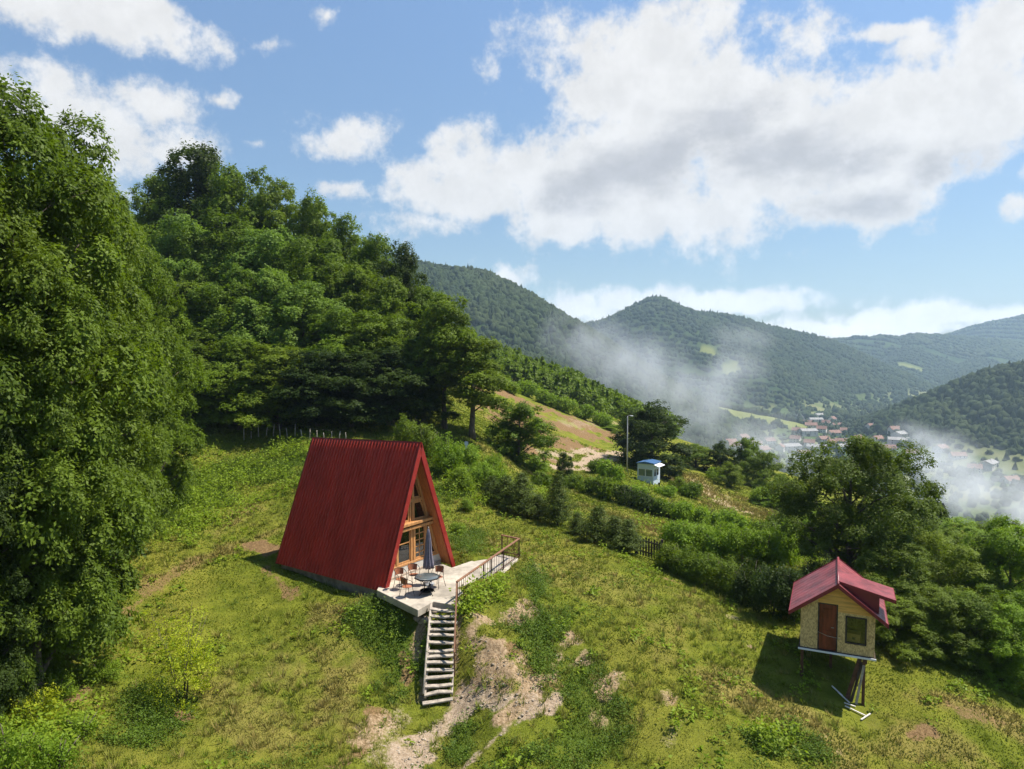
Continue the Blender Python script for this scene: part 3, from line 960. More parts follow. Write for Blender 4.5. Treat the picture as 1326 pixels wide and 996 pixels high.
for side in (-1, 1):
    panel = roof_sheet(side).build('roof_panel', M_RED, cabin)
    # boarding and rafters under the sheet
    lin = MB()
    x0, x1 = 0.0, W_
    hz0, hz1 = ridge_z(0.03), ridge_z(L_ - 0.03)
    off = 0.05
    out = []
    for yy, hz in ((0.03, hz0), (L_ - 0.03, hz1)):
        nx, nz = hz / math.hypot(hz, W_), W_ / math.hypot(hz, W_)
        out.append([(side * (-off * nx), yy, hz - off * nz), (side * (W_ - off * nx), yy, -off * nz),
                    (side * (W_ - (off + THK) * nx), yy, -(off + THK) * nz), (side * 0.0, yy, hz - (off + THK) / nx * 1.0 * 1.0 - 0.25)])
    lin.add(out[0] + out[1], [(0, 1, 2, 3), (7, 6, 5, 4), (0, 4, 5, 1), (1, 5, 6, 2), (2, 6, 7, 3), (3, 7, 4, 0)])
    lin.build('roof_lining', M_PINEDARK, panel)
    # verge trim along the front and the back edge
    for nm, yy, dy in (('verge_trim', -0.05, 0.10), ('verge_trim', L_ - 0.02, 0.06)):
        hz = ridge_z(yy)
        nx, nz = hz / math.hypot(hz, W_), W_ / math.hypot(hz, W_)
        tb = MB()
        a0, a1 = 0.055, -0.17
        pts = [(side * (a0 * nx), hz + a0 * nz + 0.06), (side * (W_ * 1.035 + a0 * nx), -0.035 * hz + a0 * nz),
               (side * (W_ * 1.035 + a1 * nx), -0.035 * hz + a1 * nz), (side * max(0.0, 0.0), hz + a1 / nx * 1.0 - 0.36)]
        tb.prism(pts, yy, yy + dy)
        tb.build(nm, M_REDTRIM, panel)
rc = MB()
rc.add([(-0.10, -0.07, ridge_z(0) - 0.15), (0, -0.07, ridge_z(0) + 0.10), (0.10, -0.07, ridge_z(0) - 0.15), (-0.10, L_ + 0.05, ridge_z(L_) - 0.15), (0, L_ + 0.05, ridge_z(L_) + 0.10), (0.10, L_ + 0.05, ridge_z(L_) - 0.15)],
       [(0, 3, 4, 1), (1, 4, 5, 2)])
rc_me = rc.mesh('ridge_cap')
ridge = link('ridge_cap', rc_me, M_REDTRIM, cabin)
ridge.modifiers.new('thickness', 'SOLIDIFY').thickness = 0.02

MB().box(-W_ + 0.30, W_ - 0.30, 0.50, L_ - 0.25, -1.1, 0.10).build('foundation', M_FOUND, cabin, 0.02)
MB().box(-W_ + 0.05, -W_ + 0.28, 0.05, L_ - 0.2, -1.15, -0.02).build('foundation_wall', M_FOUND, cabin, 0.015)
FY = 0.62                                              # plane of the gable wall


def half_w(z, inset=0.24):
    return max(0.0, W_ * (1 - z / ridge_z(FY)) - inset * math.hypot(H_, W_) / H_)


# back wall and floors of the room
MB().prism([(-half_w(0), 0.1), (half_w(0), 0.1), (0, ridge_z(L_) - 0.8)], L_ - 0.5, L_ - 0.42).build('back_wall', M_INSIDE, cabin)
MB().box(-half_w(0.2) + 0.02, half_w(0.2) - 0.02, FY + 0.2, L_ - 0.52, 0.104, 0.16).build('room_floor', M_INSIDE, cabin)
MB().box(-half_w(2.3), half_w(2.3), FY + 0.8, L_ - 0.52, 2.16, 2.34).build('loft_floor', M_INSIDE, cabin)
plz = 0.42
MB().prism([(-half_w(0, 0.1), 0.004), (half_w(0, 0.1), 0.004), (half_w(plz, 0.1), plz), (-half_w(plz, 0.1), plz)], FY - 0.06, FY + 0.16).build('plinth', M_PLASTER, cabin, 0.01)


def member(p, q, wd, dp, name='gable_beam', mat=None, yy=FY, par=cabin):
    return MB().bar((p[0], yy, p[1]), (q[0], yy, q[1]), wd, dp, up=(0, 1, 0)).build(name, mat or M_PINE, par, 0.008)


zb, zm, zt = plz + 0.05, 2.24, 3.35
member((-half_w(zb), zb), (half_w(zb), zb), 0.10, 0.16, 'sill_beam')
for k, (zz, yy) in enumerate(((zm - 0.11, FY - 0.10), (zm + 0.10, FY - 0.16))):
    member((-half_w(zz) - 0.08, zz), (half_w(zz) + 0.10, zz), 0.13, 0.30, 'cross_beam', yy=yy)
member((-half_w(zt), zt), (half_w(zt), zt), 0.13, 0.14, 'transom')
for s in (-1, 1):
    member((s * half_w(zb, 0.30), zb), (s * 0.05, ridge_z(FY) - 0.75), 0.14, 0.15, 'gable_rafter')
for xx in (-0.09, 0.09):
    member((xx, zm + 0.17), (xx, 4.55), 0.12, 0.13, 'upper_post')
for xx in (-0.98, -0.02, 0.16, 0.98):
    member((xx, zb + 0.05), (xx, zm - 0.18), 0.13, 0.14, 'lower_post')


def window(poly, name='window', bars=()):
    """frame strips round a polygon of (x, z), with one pane"""
    c = np.mean(poly, 0)
    fr = MB()
    n = len(poly)
    ins = [tuple(np.array(p) + (c - np.array(p)) * min(0.3, 0.075 / max(np.linalg.norm(c - np.array(p)), 1e-6) * 1.35)) for p in poly]
    for i in range(n):
        j = (i + 1) % n
        q = [poly[i], poly[j], ins[j], ins[i]]
        fr.prism(q, FY - 0.035, FY + 0.035)
    for p, q in bars:
        fr.bar((p[0], FY, p[1]), (q[0], FY, q[1]), 0.045, 0.04, up=(0, 1, 0))
    f = fr.build(name, M_PINE, cabin)
    MB().prism(ins, FY - 0.004, FY + 0.004).build('pane', M_GLASS, f)
    return f


zu = zm + 0.17
zl0, zl1 = zb + 0.055, zm - 0.18
i1 = 0.40
window([(-0.91, zl0), (-0.09, zl0), (-0.09, zl1), (-0.91, zl1)], bars=[((-0.86, 1.45), (-0.14, 1.45))])
window([(-half_w(zl0, 0.38), zl0), (-1.05, zl0), (-1.05, zl1), (-half_w(zl1, 0.38), zl1)] if half_w(zl1, 0.38) > 1.08 else [(-half_w(zl0, 0.38), zl0), (-1.05, zl0), (-1.05, 1.9)], bars=[])
lat = [((0.23, z_), (0.91, z_)) for z_ in (0.82, 1.12, 1.42, 1.72)] + [((0.56, zl0 + 0.03), (0.56, zl1 - 0.03))]
window([(0.23, zl0), (0.91, zl0), (0.91, zl1), (0.23, zl1)], 'lattice_window', bars=lat)
window([(1.05, zl0), (half_w(zl0, 0.38), zl0), (1.05, 1.9)])
for s in (-1, 1):
    window([(s * 0.16, zu), (s * half_w(zu, 0.34), zu), (s * half_w(zt - 0.07, 0.36), zt - 0.07), (s * 0.16, zt - 0.07)])
    window([(s * 0.16, zt + 0.07), (s * half_w(zt + 0.07, 0.36), zt + 0.07), (s * 0.16, 4.5)])

# ------------------------------------------------------------------ terrace, stairs, railing
slab = MB()
inner = [A_C[:2] + np.array([math.cos(A_YAW) * s * 1.9 + math.sin(A_YAW) * q, -math.sin(A_YAW) * s * 1.9 + math.cos(A_YAW) * q]) for s, q in ((1, 0.70), (-1, 0.70))]
pol = [tuple(p) for p in PATIO] + [tuple(p) for p in inner]
slab.prism(pol, PATIO_Z - 0.30, PATIO_Z - 0.002, axis=2)
o = slab.build('patio', M_CONCRETE, None, 0.015)
tag(o, kind='structure')

ra, rb_ = on_plane(592, 783, PATIO_Z), on_plane(653, 743, PATIO_Z)
rc_, rd_ = on_plane(672, 722, PATIO_Z), on_plane(650, 717, PATIO_Z)
rail = empty('terrace_railing', tuple(ra), 0, 1.0, 'brown iron railing with thin balusters along the edge of the concrete terrace', 'railing')


def lp(p, base):
    return np.array(p) - np.array(base)


line = [lp(p, ra) for p in (ra, rb_, rc_, rd_)]
line[1] = line[0] + (line[2] - line[0]) * (np.linalg.norm(line[1]) / np.linalg.norm(line[2]))
RH = 0.95
z1 = np.array([0, 0, 1.0])
for a, b in ((line[0], line[2]), (line[2], line[3])):
    d = (b - a) / np.linalg.norm(b - a)
    MB().bar(a + z1 * RH - d * 0.03, b + z1 * RH + d * 0.03, 0.10, 0.055).build('top_rail', M_BROWNWOOD, rail, 0.008)
    MB().bar(a + z1 * 0.12, b + z1 * 0.12, 0.03, 0.035).build('bottom_rail', M_RUST, rail)
Lr = np.linalg.norm(line[2])
bal_me = MB().bar((0, 0, 0.14), (0, 0, RH - 0.03), 0.020, 0.020).mesh('baluster')
post_me = MB().box(-0.035, 0.035, -0.035, 0.035, -0.05, RH - 0.03).mesh('post')
nb = 34
for k in range(nb + 1):
    p = line[0] + (line[2] - line[0]) * k / nb
    big = k in (0, 13, 17, 24, nb)
    o = link('post' if big else 'baluster', post_me if big else bal_me, M_RUST, rail)
    o.location = p
for k in range(1, 4):
    p = line[2] + (line[3] - line[2]) * k / 3
    o = link('post' if k == 3 else 'baluster', post_me if k == 3 else bal_me, M_RUST, rail)
    o.location = p

st_top_l, st_top_r = on_plane(559, 783, PATIO_Z), on_plane(590, 784.5, PATIO_Z)
st_bot_l, st_bot_r = pix(549.5, 911, 25.6), pix(585, 907, 25.75)
stairs = empty('wooden_stairs', tuple(st_bot_l), 0, 1.0, 'steep weathered wooden stairs climbing from the dirt path to the terrace', 'stairs')
tl, tr_, bl, br = [lp(p, st_bot_l) for p in (st_top_l, st_top_r, st_bot_l, st_bot_r)]
NTREAD = 14
run_l, run_r = tl - bl, tr_ - br
rg2 = np.random.default_rng(3)
for k in range(NTREAD):
    f = (k + 0.25) / NTREAD
    a, b = bl + run_l * f, br + run_r * f
    dirw = (b - a) / np.linalg.norm(b - a)
    j = rg2.normal(0, 0.028, 4)
    a = a - dirw * (0.02 + abs(j[0])) + z1 * j[1]
    b = b + dirw * (0.02 + abs(j[2])) + z1 * j[3]
    mid = (a + b) / 2 + z1 * rg2.normal(0, 0.02)
    tb = MB()
    tb.bar(a, mid, 0.23, 0.065)
    tb.bar(mid, b, 0.23, 0.065)
    tb.build('tread', M_GREYWOOD, stairs, 0.012)
    if k in (4, 9):
        pass
for nm, p, q, mt, wdt in (('stringer', bl, tl, M_GREYWOOD, 0.07), ('stringer', br, tr_, M_GREYWOOD, 0.06)):
    d = (q - p) / np.linalg.norm(q - p)
    MB().bar(p + d * 0.3 - z1 * 0.10, q - z1 * 0.10, wdt, 0.17).build(nm, mt, stairs, 0.01)
# the raised pale pole along the left side and the brown handrail on the right
MB().tube([bl + run_l * 0.06 + z1 * 0.10 - (tr_ - tl) * 0.06, bl + run_l * 0.5 + z1 * 0.11 - (tr_ - tl) * 0.05, tl + z1 * 0.05 - (tr_ - tl) * 0.03], 0.045).build('side_pole', M_GREYWOOD, stairs)
hr0, hr1 = br + run_r * 0.30 + (tr_ - tl) * 0.05, tr_ + (tr_ - tl) * 0.05
MB().bar(hr0 + z1 * 0.66, hr1 + z1 * 0.92, 0.06, 0.12).build('handrail', M_BROWNWOOD, stairs, 0.008)
for f in (0.31, 0.62, 0.97):
    p = br + run_r * f + (tr_ - tl) * 0.05
    MB().bar(p - z1 * 0.35, p + z1 * (0.64 + 0.26 * (f - 0.3) / 0.7), 0.06, 0.06, up=(0, 1, 0)).build('handrail_post', M_BROWNWOOD, stairs)

# ------------------------------------------------------------------ table, chairs, parasol
tp = on_plane(553, 769, PATIO_Z)
table = empty('garden_table', tuple(tp), R(20), 1.0, 'dark glass topped garden table with curved legs on the terrace', 'table')
MB().lathe([(0.0, 0.72), (0.50, 0.72), (0.52, 0.73), (0.50, 0.745), (0.0, 0.745)], 8).build('table_top', M_TABLEGLASS, table)
MB().lathe([(0.50, 0.700), (0.545, 0.700), (0.545, 0.752), (0.523, 0.752), (0.523, 0.715), (0.50, 0.715)], 8).build('table_rim', M_BLACKIRON, table)
for k in range(4):
    th = k * math.pi / 2 + 0.4
    c, s = math.cos(th), math.sin(th)
    MB().tube([(0.42 * c, 0.42 * s, 0.71), (0.16 * c, 0.16 * s, 0.52), (0.13 * c, 0.13 * s, 0.32), (0.28 * c, 0.28 * s, 0.10), (0.42 * c, 0.42 * s, 0.012)], 0.017, 6).build('leg', M_BLACKIRON, table)
MB().lathe([(0.30, 0.135), (0.315, 0.15), (0.30, 0.165), (0.285, 0.15), (0.30, 0.135)], 20).build('ring', M_BLACKIRON, table)


def make_chair():
    r_ = empty('garden_chair', (0, 0, 0), 0, 1.0, None, 'chair', 'chairs round the terrace table')
    st = MB()
    st.lathe([(0.0, 0.435), (0.20, 0.435), (0.225, 0.445), (0.20, 0.458), (0.0, 0.458)], 14)
    st.build('seat', M_ORANGE, r_)
    bk = MB()
    n = 9
    vs = []
    for z, rr in ((0.60, 0.225), (0.86, 0.255)):
        for k in range(n):
            th = math.pi / 2 + (k / (n - 1) - 0.5) * 2.3
            for q in (0, 0.014):
                vs.append(((rr + q) * math.cos(th), (rr + q) * math.sin(th), z))
    for k in range(n - 1):
        a, b = 2 * k, 2 * n + 2 * k
        bk.add(vs, [(a, a + 2, b + 2, b), (a + 1, b + 1, b + 3, a + 3)])
    bk.build('backrest', M_ORANGE, r_)
    fr = MB()
    arc = [(0.265 * math.cos(math.pi / 2 + t), 0.265 * math.sin(math.pi / 2 + t), 0.88 - 0.20 * abs(t / 2.0) ** 2.2) for t in np.linspace(-2.0, 2.0, 13)]
    fr.tube(arc, 0.012, 6)
    fr.build('back_frame', M_BLACKIRON, r_)
    for sx_, sy_ in ((-1, -1), (1, -1), (1, 1), (-1, 1)):
        lg = MB()
        top = (0.24 * sx_, 0.11 * sy_ - (0.02 if sy_ < 0 else 0), 0.68) if sy_ < 0 else (0.13 * sx_, 0.235, 0.88)
        lg.tube([top, (0.19 * sx_, 0.15 * sy_, 0.43), (0.21 * sx_, 0.20 * sy_, 0.2), (0.25 * sx_, 0.24 * sy_, 0.008)], 0.0115, 6)
        lg.build('leg', M_BLACKIRON, r_)
    return r_


def copy_tree(o, parent=None):
    c = o.copy()
    C.objects.link(c)
    if parent is not None:
        c.parent = parent
    for ch in list(o.children):
        copy_tree(ch, c)
    return c


chair0 = make_chair()
CH = [(527, 773, 118, 'orange garden chair nearest the front corner of the terrace slab'),
      (519, 763, 60, 'empty iron garden chair left of the table, close to the red roof edge'),
      (536, 757, 20, 'orange garden chair behind the table, in front of the gable windows'),
      (567, 760, -35, 'garden chair right of the table, under the folded parasol')]
for i, (u, v, a, lab) in enumerate(CH):
    o = chair0 if i == 0 else copy_tree(chair0)
    q = on_plane(u, v, PATIO_Z)
    dv = tp - q
    o.location = q
    o.rotation_euler = (0, 0, math.atan2(dv[1], dv[0]) + math.pi / 2 + R([14, -18, 8, -12][i]))
    o['label'] = lab
up_ = on_plane(555, 757, PATIO_Z)
par = empty('folded_parasol', tuple(up_), 0, 1.0, 'closed purple grey parasol standing by the terrace table', 'parasol')
MB().tube([(0, 0, 0.0), (0, 0, 2.55)], 0.022, 8).build('pole', M_GREYWOOD, par)
MB().lathe([(0.0, 0.0), (0.26, 0.0), (0.27, 0.04), (0.24, 0.075), (0.05, 0.10), (0.045, 0.32), (0.0, 0.32)], 18).build('base', M_POLE, par)
MB().lathe([(0.05, 0.72), (0.26, 0.74), (0.25, 0.95), (0.19, 1.25), (0.155, 1.6), (0.13, 2.0), (0.085, 2.3), (0.04, 2.50), (0.0, 2.52)], 48, lobes=8, depth=0.42).build('canopy', M_FABRIC, par)
MB().lathe([(0.0, 2.5), (0.03, 2.51), (0.035, 2.56), (0.0, 2.60)], 10).build('finial', M_GREYWOOD, par)
# stones under the slab corner
for k, (u, v, s_) in enumerate([(552, 803, 0.20), (562, 792, 0.16), (546, 806, 0.13), (541, 801, 0.16)]):
    g = ground_at(u, v)
    bv, bf = ico(2)
    rr = np.random.default_rng(90 + k)
    vs = bv * (s_ * np.array([1.3, 1, 0.7])) * (1 + 0.16 * rr.normal(size=(len(bv), 1)))
    tag(link('stone', array_mesh('stone', vs, bf, None, False), M_FOUND), ['largest grey stone under the front corner of the terrace slab', 'grey stone beside the top of the wooden stairs', 'smallest low stone below the terrace slab corner', 'grey stone touching the slab edge left of the others'][k], 'stone', 'stones under the terrace corner').location = g

# ------------------------------------------------------------------ the small cabin on posts
def osb_mat():
    m, t = new_mat('strand_board')
    co = t.n('ShaderNodeTexCoord').outputs['Object']
    v = t.n('ShaderNodeTexVoronoi', i_Vector=t.vmath('MULTIPLY', co, (1.0, 1.0, 0.55)), i_Scale=26.0)
    n = t.noise(co, 9.0, 4.0)
    c = t.mix(t.ramp(v.outputs['Color'], 0.2, 0.8), (0.46, 0.30, 0.115), (0.70, 0.50, 0.22))
    c = t.mix(t.ramp(n, 0.55, 0.75), c, (0.27, 0.155, 0.055))
    p = t.n('ShaderNodeBsdfPrincipled', i_Base_Color=c, i_Roughness=0.75)
    t.n('ShaderNodeOutputMaterial', i_0=p.outputs[0])
    return m


M_OSB = osb_mat()
M_BOARD = surface_mat('fresh_pine_boards', (0.74, 0.40, 0.10), 0.6, 0.15, 2.0, stretch=(0.5, 1, 7))
M_DOOR = surface_mat('red_brown_door', (0.20, 0.036, 0.016), 0.45, 0.3, 2.0, stretch=(3, 1, 0.5))
M_PINK = surface_mat('faded_red_roofing', (0.25, 0.050, 0.056), 0.42, 0.26, 1.6, bump=0.04, spec=0.5)
M_MAROON = surface_mat('maroon_trim', (0.20, 0.022, 0.030), 0.45, 0.1, 2.5, bump=0.04)
HB = (12.813, 27.767, -12.0)
hut = empty('small_cabin', HB, -R(24.35), 1.0, 'small strand board cabin with a red roof standing on posts on the slope', 'cabin')
HW, AP, EW, EZ, HL = 1.336, 2.77, 1.75, 1.47, 3.3
slope_h = (AP - EZ) / EW
tk = 0.09


def roof_in(x):
    return AP - slope_h * abs(x) - tk * 1.25


wt = 0.06
# front wall: OSB around the door and window openings, pine boards in the gable
dx0, dx1, dz1 = -0.70, 0.02, 1.84
wx0, wx1, wz0, wz1 = 0.29, 1.05, 0.40, 1.50
gz = 1.60
f = MB()
f.prism([(-HW, 0), (dx0, 0), (dx0, roof_in(dx0)), (-HW, roof_in(HW))], -wt, 0)
f.box(dx1, wx0, -wt, 0, 0, gz)
f.box(wx0, wx1, -wt, 0, 0, wz0)
f.box(wx0, wx1, -wt, 0, wz1, gz)
f.prism([(wx1, 0), (HW, 0), (HW, roof_in(HW)), (wx1, min(gz, roof_in(wx1)))], -wt, 0)
f.build('front_wall', M_OSB, hut)
g = MB()
g.prism([(dx1, gz + 0.003), (1.2, gz + 0.003), (1.2, roof_in(1.2) + 0.001), (dx1, roof_in(dx1) - 0.003)], -wt - 0.012, -0.001)
g.prism([(dx0 + 0.003, dz1 + 0.05), (dx1 - 0.002, dz1 + 0.05), (dx1 - 0.002, roof_in(0) - 0.005), (0, roof_in(0) - 0.005), (dx0 + 0.003, roof_in(dx0) - 0.005)], -wt - 0.012, -0.001)
gb = g.build('gable_boards', M_BOARD, hut)
for zz in (1.78, 1.97):
    pass
sv = MB()
for s in (-1, 1):
    sv.prism([(s * HW, 0), (s * (HW - wt), 0), (s * (HW - wt), roof_in(HW - wt)), (s * HW, roof_in(HW))], 0.002, HL - 0.3)
sv.prism([(-HW, 0), (HW, 0), (HW, roof_in(HW)), (0, roof_in(0)), (-HW, roof_in(HW))], HL - 0.298, HL - 0.24)
sv.build('side_walls', M_OSB, hut)
dr = MB().box(dx0 + 0.05, dx1 - 0.05, -wt + 0.015, -0.015, 0.02, dz1 - 0.0).build('door', M_DOOR, hut, 0.006)
db = MB()
for (z0, z1_) in ((0.18, 0.80), (0.98, 1.66)):
    db.box(dx0 + 0.17, dx1 - 0.17, -wt - 0.004, -wt + 0.012, z0, z1_)
db.build('door_panel', M_DOOR, dr, 0.005)
MB().tube([(dx1 - 0.13, -wt - 0.03, 0.95), (dx1 - 0.24, -wt - 0.035, 0.95)], 0.012, 6).build('handle', M_POLE, dr)
df = MB()
df.box(dx0, dx0 + 0.048, -wt - 0.018, -0.004, 0.0, dz1 + 0.05)
df.box(dx1 - 0.048, dx1, -wt - 0.018, -0.004, 0.0, dz1 + 0.05)
df.box(dx0 + 0.05, dx1 - 0.05, -wt - 0.016, -0.004, dz1 + 0.002, dz1 + 0.048)
df.build('door_frame', M_DARKWOOD, hut)
wf = MB()
for a in ((wx0, wx0 + 0.06, wz0, wz1), (wx1 - 0.06, wx1, wz0, wz1), (wx0 + 0.06, wx1 - 0.06, wz0, wz0 + 0.06), (wx0 + 0.06, wx1 - 0.06, wz1 - 0.06, wz1)):
    wf.box(a[0] + 0.002, a[1] - 0.002, -wt - 0.015, 0.01, a[2] + 0.002, a[3] - 0.002)
wfo = wf.build('window', M_DARKWOOD, hut)
MB().box(wx0 + 0.055, wx1 - 0.055, -0.035, -0.028, wz0 + 0.055, wz1 - 0.055).build('pane', M_CLEAR, wfo)
# roof
for s in (-1, 1):
    rp = MB()
    y0, y1 = -0.34, HL + 0.15
    nx, nz = slope_h / math.hypot(1, slope_h), 1 / math.hypot(1, slope_h)
    nn = 10
    vs = []
    for yy in np.linspace(y0, y1, nn * 2 + 1):
        k = 0.012 if (int(round((yy - y0) / (y1 - y0) * nn * 2)) % 2) else 0.0
        for q in (0.0, 1.0):
            xx, zz = EW * q, AP - slope_h * EW * q
            vs.append((s * (xx + nx * k), yy, zz + nz * k))
    m_ = nn * 2 + 1
    rp.add(vs, [(i * 2, i * 2 + 1, i * 2 + 3, i * 2 + 2) for i in range(m_ - 1)])
    pan = rp.build('roof_panel', M_PINK, hut)
    un = MB()
    un.prism([(0, AP - 0.015), (s * (EW - 0.02), EZ - 0.003), (s * (EW - 0.02 - nx * tk), EZ - nz * tk), (0, AP - tk * 1.3)], y0 + 0.03, y1 - 0.03)
    un.build('roof_deck', M_DARKWOOD, pan)
    for yy in (y0 - 0.03, y1):
        vt = MB()
        vt.prism([(0, AP + 0.035), (s * (EW + 0.03), EZ + 0.005), (s * (EW + 0.03), EZ - 0.15), (0, AP - 0.14)], yy, yy + 0.04)
        vt.build('verge_trim', M_MAROON, pan)
    MB().box(min(s * (EW + 0.002), s * (EW + 0.028)), max(s * (EW + 0.002), s * (EW + 0.028)), y0 + 0.012, y1 - 0.002, EZ - 0.12, EZ + 0.0).build('eave_trim', M_MAROON, pan)
MB().tube([(0, -0.36, AP + 0.03), (0, HL + 0.18, AP + 0.03)], 0.05, 8).build('ridge_cap', M_PINK, hut)
# shed dormer on the right-hand slope
dm = MB()
ds, dxo, dy0, dy1 = 0.24, 2.0, -0.12, 1.45
dm.prism([(0.03, AP + 0.075), (dxo, AP + 0.075 - ds * dxo), (dxo, AP + 0.03 - ds * dxo), (0.03, AP + 0.03)], dy0 + 0.041, dy1)
dormer = dm.build('dormer_roof', M_PINK, hut)
MB().prism([(0.02, AP + 0.085), (dxo + 0.02, AP + 0.085 - ds * (dxo + 0.02)), (dxo + 0.02, AP - 0.055 - ds * (dxo + 0.02)), (0.15, AP - 0.06)], dy0, dy0 + 0.04).build('verge_trim', M_MAROON, dormer)
MB().box(dxo + 0.001, dxo + 0.025, dy0 + 0.042, dy1, AP - 0.05 - ds * dxo, AP + 0.07 - ds * dxo).build('eave_trim', M_MAROON, dormer)
for yy in (dy0 + 0.10, dy1 - 0.12):
    MB().prism([(0.14, AP + 0.02 - ds * 0.14), (1.46, AP + 0.028 - ds * 1.46), (1.46, AP - slope_h * 1.46 + 0.03), (0.14, AP - slope_h * 0.14 + 0.02)], yy, yy + 0.05).build('dormer_cheek', M_MAROON, hut)
MB().prism([(1.40, AP + 0.026 - ds * 1.4), (1.45, AP + 0.026 - ds * 1.45), (1.45, AP - slope_h * 1.45 + 0.03), (1.40, AP - slope_h * 1.4 + 0.03)], dy0 + 0.155, dy1 - 0.125).build('dormer_face', M_GREYWOOD, hut)
# floor frame and posts
MB().box(-HW - 0.06, HW + 0.04, -wt - 0.07, HL - 0.22, -0.075, -0.003).build('floor_frame', M_DARKWOOD, hut)
MB().box(-HW - 0.07, HW + 0.06, -wt - 0.11, -wt - 0.075, -0.085, -0.018).build('edge_board', M_WHITE, hut)
rotm = np.array([[math.cos(-R(24.35)), -math.sin(-R(24.35))], [math.sin(-R(24.35)), math.cos(-R(24.35))]])
for (px, py) in ((-HW + 0.08, -0.02), (0.98, -0.02), (-HW + 0.08, 2.7), (1.15, 2.7), (-0.2, 1.5)):
    wp = np.array(HB[:2]) + rotm @ np.array([px, py])
    zg = float(height(wp[0], wp[1])[0]) - HB[2] - 0.3
    MB().box(px - 0.055, px + 0.055, py - 0.055, py + 0.055, min(zg, -0.35), -0.076).build('post', M_RUST, hut)
zg = float(height(HB[0], HB[1])[0]) - HB[2]
MB().tube([(dx0 - 0.02, -wt - 0.03, 0.72), (-0.35, -wt - 0.05, 0.60), (0.05, -wt - 0.03, 0.56), (0.14, -wt - 0.02, 0.52)], 0.010, 6).build('cable', M_GREYWOOD, hut)
crate = empty('wooden_crate', tuple(np.array(HB) + np.array([*(rotm @ np.array([0.62, 0.35])), 0.02])), -R(30), 1.0, 'pale wooden crate seen inside through the small cabin window', 'crate')
MB().box(-0.24, 0.24, -0.2, 0.2, 0, 0.72).build('box', M_BOARD, crate, 0.01)
MB().box(-0.06, 0.06, -0.215, -0.202, 0.5, 0.6).build('handle_slot', M_DARKWOOD, crate)

# loose timber below the small cabin
for k, (dx_, ln, tilt, wdt, lab) in enumerate([(0.72, 1.45, 0.38, 0.16, 'widest brown plank leaning under the small cabin floor'), (0.80, 1.25, 0.30, 0.10, 'narrow brown plank leaning against the post of the small cabin'),
                                          (0.86, 1.05, 0.16, 0.09, 'short pale plank leaning beside the small cabin post')]):
    wp = np.array(HB[:2]) + rotm @ np.array([dx_ - tilt * 0.8, -0.12 - 0.05 * k])
    z0 = float(height(wp[0], wp[1])[0])
    top = np.array([*(np.array(HB[:2]) + rotm @ np.array([dx_ + 0.12, 0.0 - 0.04 * k])), HB[2] - 0.12 - 0.12 * k])
    b = MB().bar(np.zeros(3), top - np.array([wp[0], wp[1], z0]), wdt, 0.03, up=(0.3, 1, 0))
    o = b.build('plank', [M_RUST, M_DARKWOOD, M_GREYWOOD][k], None, 0.004)
    o.location = (wp[0], wp[1], z0)
    tag(o, lab, 'plank', 'planks leaning under the small cabin')
WB = [((1077, 890), (1091, 903), 'uppermost white batten lying on the slope below the small cabin'), ((1085, 898), (1100, 912), 'white batten lying second from the top below the small cabin'),
      ((1093, 912), (1108, 917), 'short white batten lying in the middle of the scattered battens'), ((1094, 916), (1121, 929), 'longest white batten at the foot of the slope below the cabin'),
      ((1115, 934), (1127, 926), 'small white batten crossing the end of the lowest one')]
for (p, q, lab) in WB:
    a, b_ = ground_at(*p), ground_at(*q)
    o = MB().bar((0, 0, 0.06), b_ - a + np.array([0, 0, 0.06]), 0.058, 0.03).build('batten', M_PALEWOOD, None, 0.004)
    o.location = a
    tag(o, lab, 'batten', 'white battens on the grass')

# ------------------------------------------------------------------ kiosk, lamp pole, gate, stake fence
kb = ground_at(846, 628)
kd = kb[1]
ks = kd / FPX                                          # metres per pixel there
kw, kh = 22.5 * ks, 27.5 * ks
kyaw = -math.atan2(kb[0], kb[1]) - R(22)
kiosk = empty('kiosk', tuple(kb + np.array([0, 0, 0.02])), kyaw, 1.0, 'pale blue white kiosk with a blue roof beside the dark tree', 'kiosk')
MB().box(-kw, 0, 0, kw, -0.4, 0.12 * kh).build('base', M_KIOSK, kiosk)
kwall = MB()
wz0_, wz1_ = 0.36 * kh, 0.72 * kh
g_ = 0.06 * kw
kwall.box(-kw, 0, 0, 0.05, 0.125 * kh, wz0_).box(-kw, 0, 0, 0.05, wz1_, kh)
kwall.box(-kw, -kw + g_, 0, 0.05, wz0_, wz1_).box(-g_, 0, 0, 0.05, wz0_, wz1_)
kwall.box(-0.05, 0, 0.052, kw, 0.125 * kh, wz0_).box(-0.05, 0, 0.052, kw, wz1_, kh)
kwall.box(-0.05, 0, 0.052, g_ * 1.6, wz0_, wz1_).box(-0.05, 0, kw - g_ * 3, kw, wz0_, wz1_)
kwall.box(-kw, -kw + 0.05, 0.052, kw, 0.125 * kh, kh).box(-kw + 0.052, -0.052, kw - 0.05, kw, 0.125 * kh, kh)
kwall.build('wall', M_KIOSK, kiosk)
kin = MB().box(-kw + 0.06, -0.06, 0.065, kw - 0.06, 0.13 * kh, kh - 0.03).build('blinds', surface_mat('kiosk_blinds', (0.24, 0.36, 0.44), 0.6, 0.06, 2.0, stretch=(1, 1, 14)), kiosk)
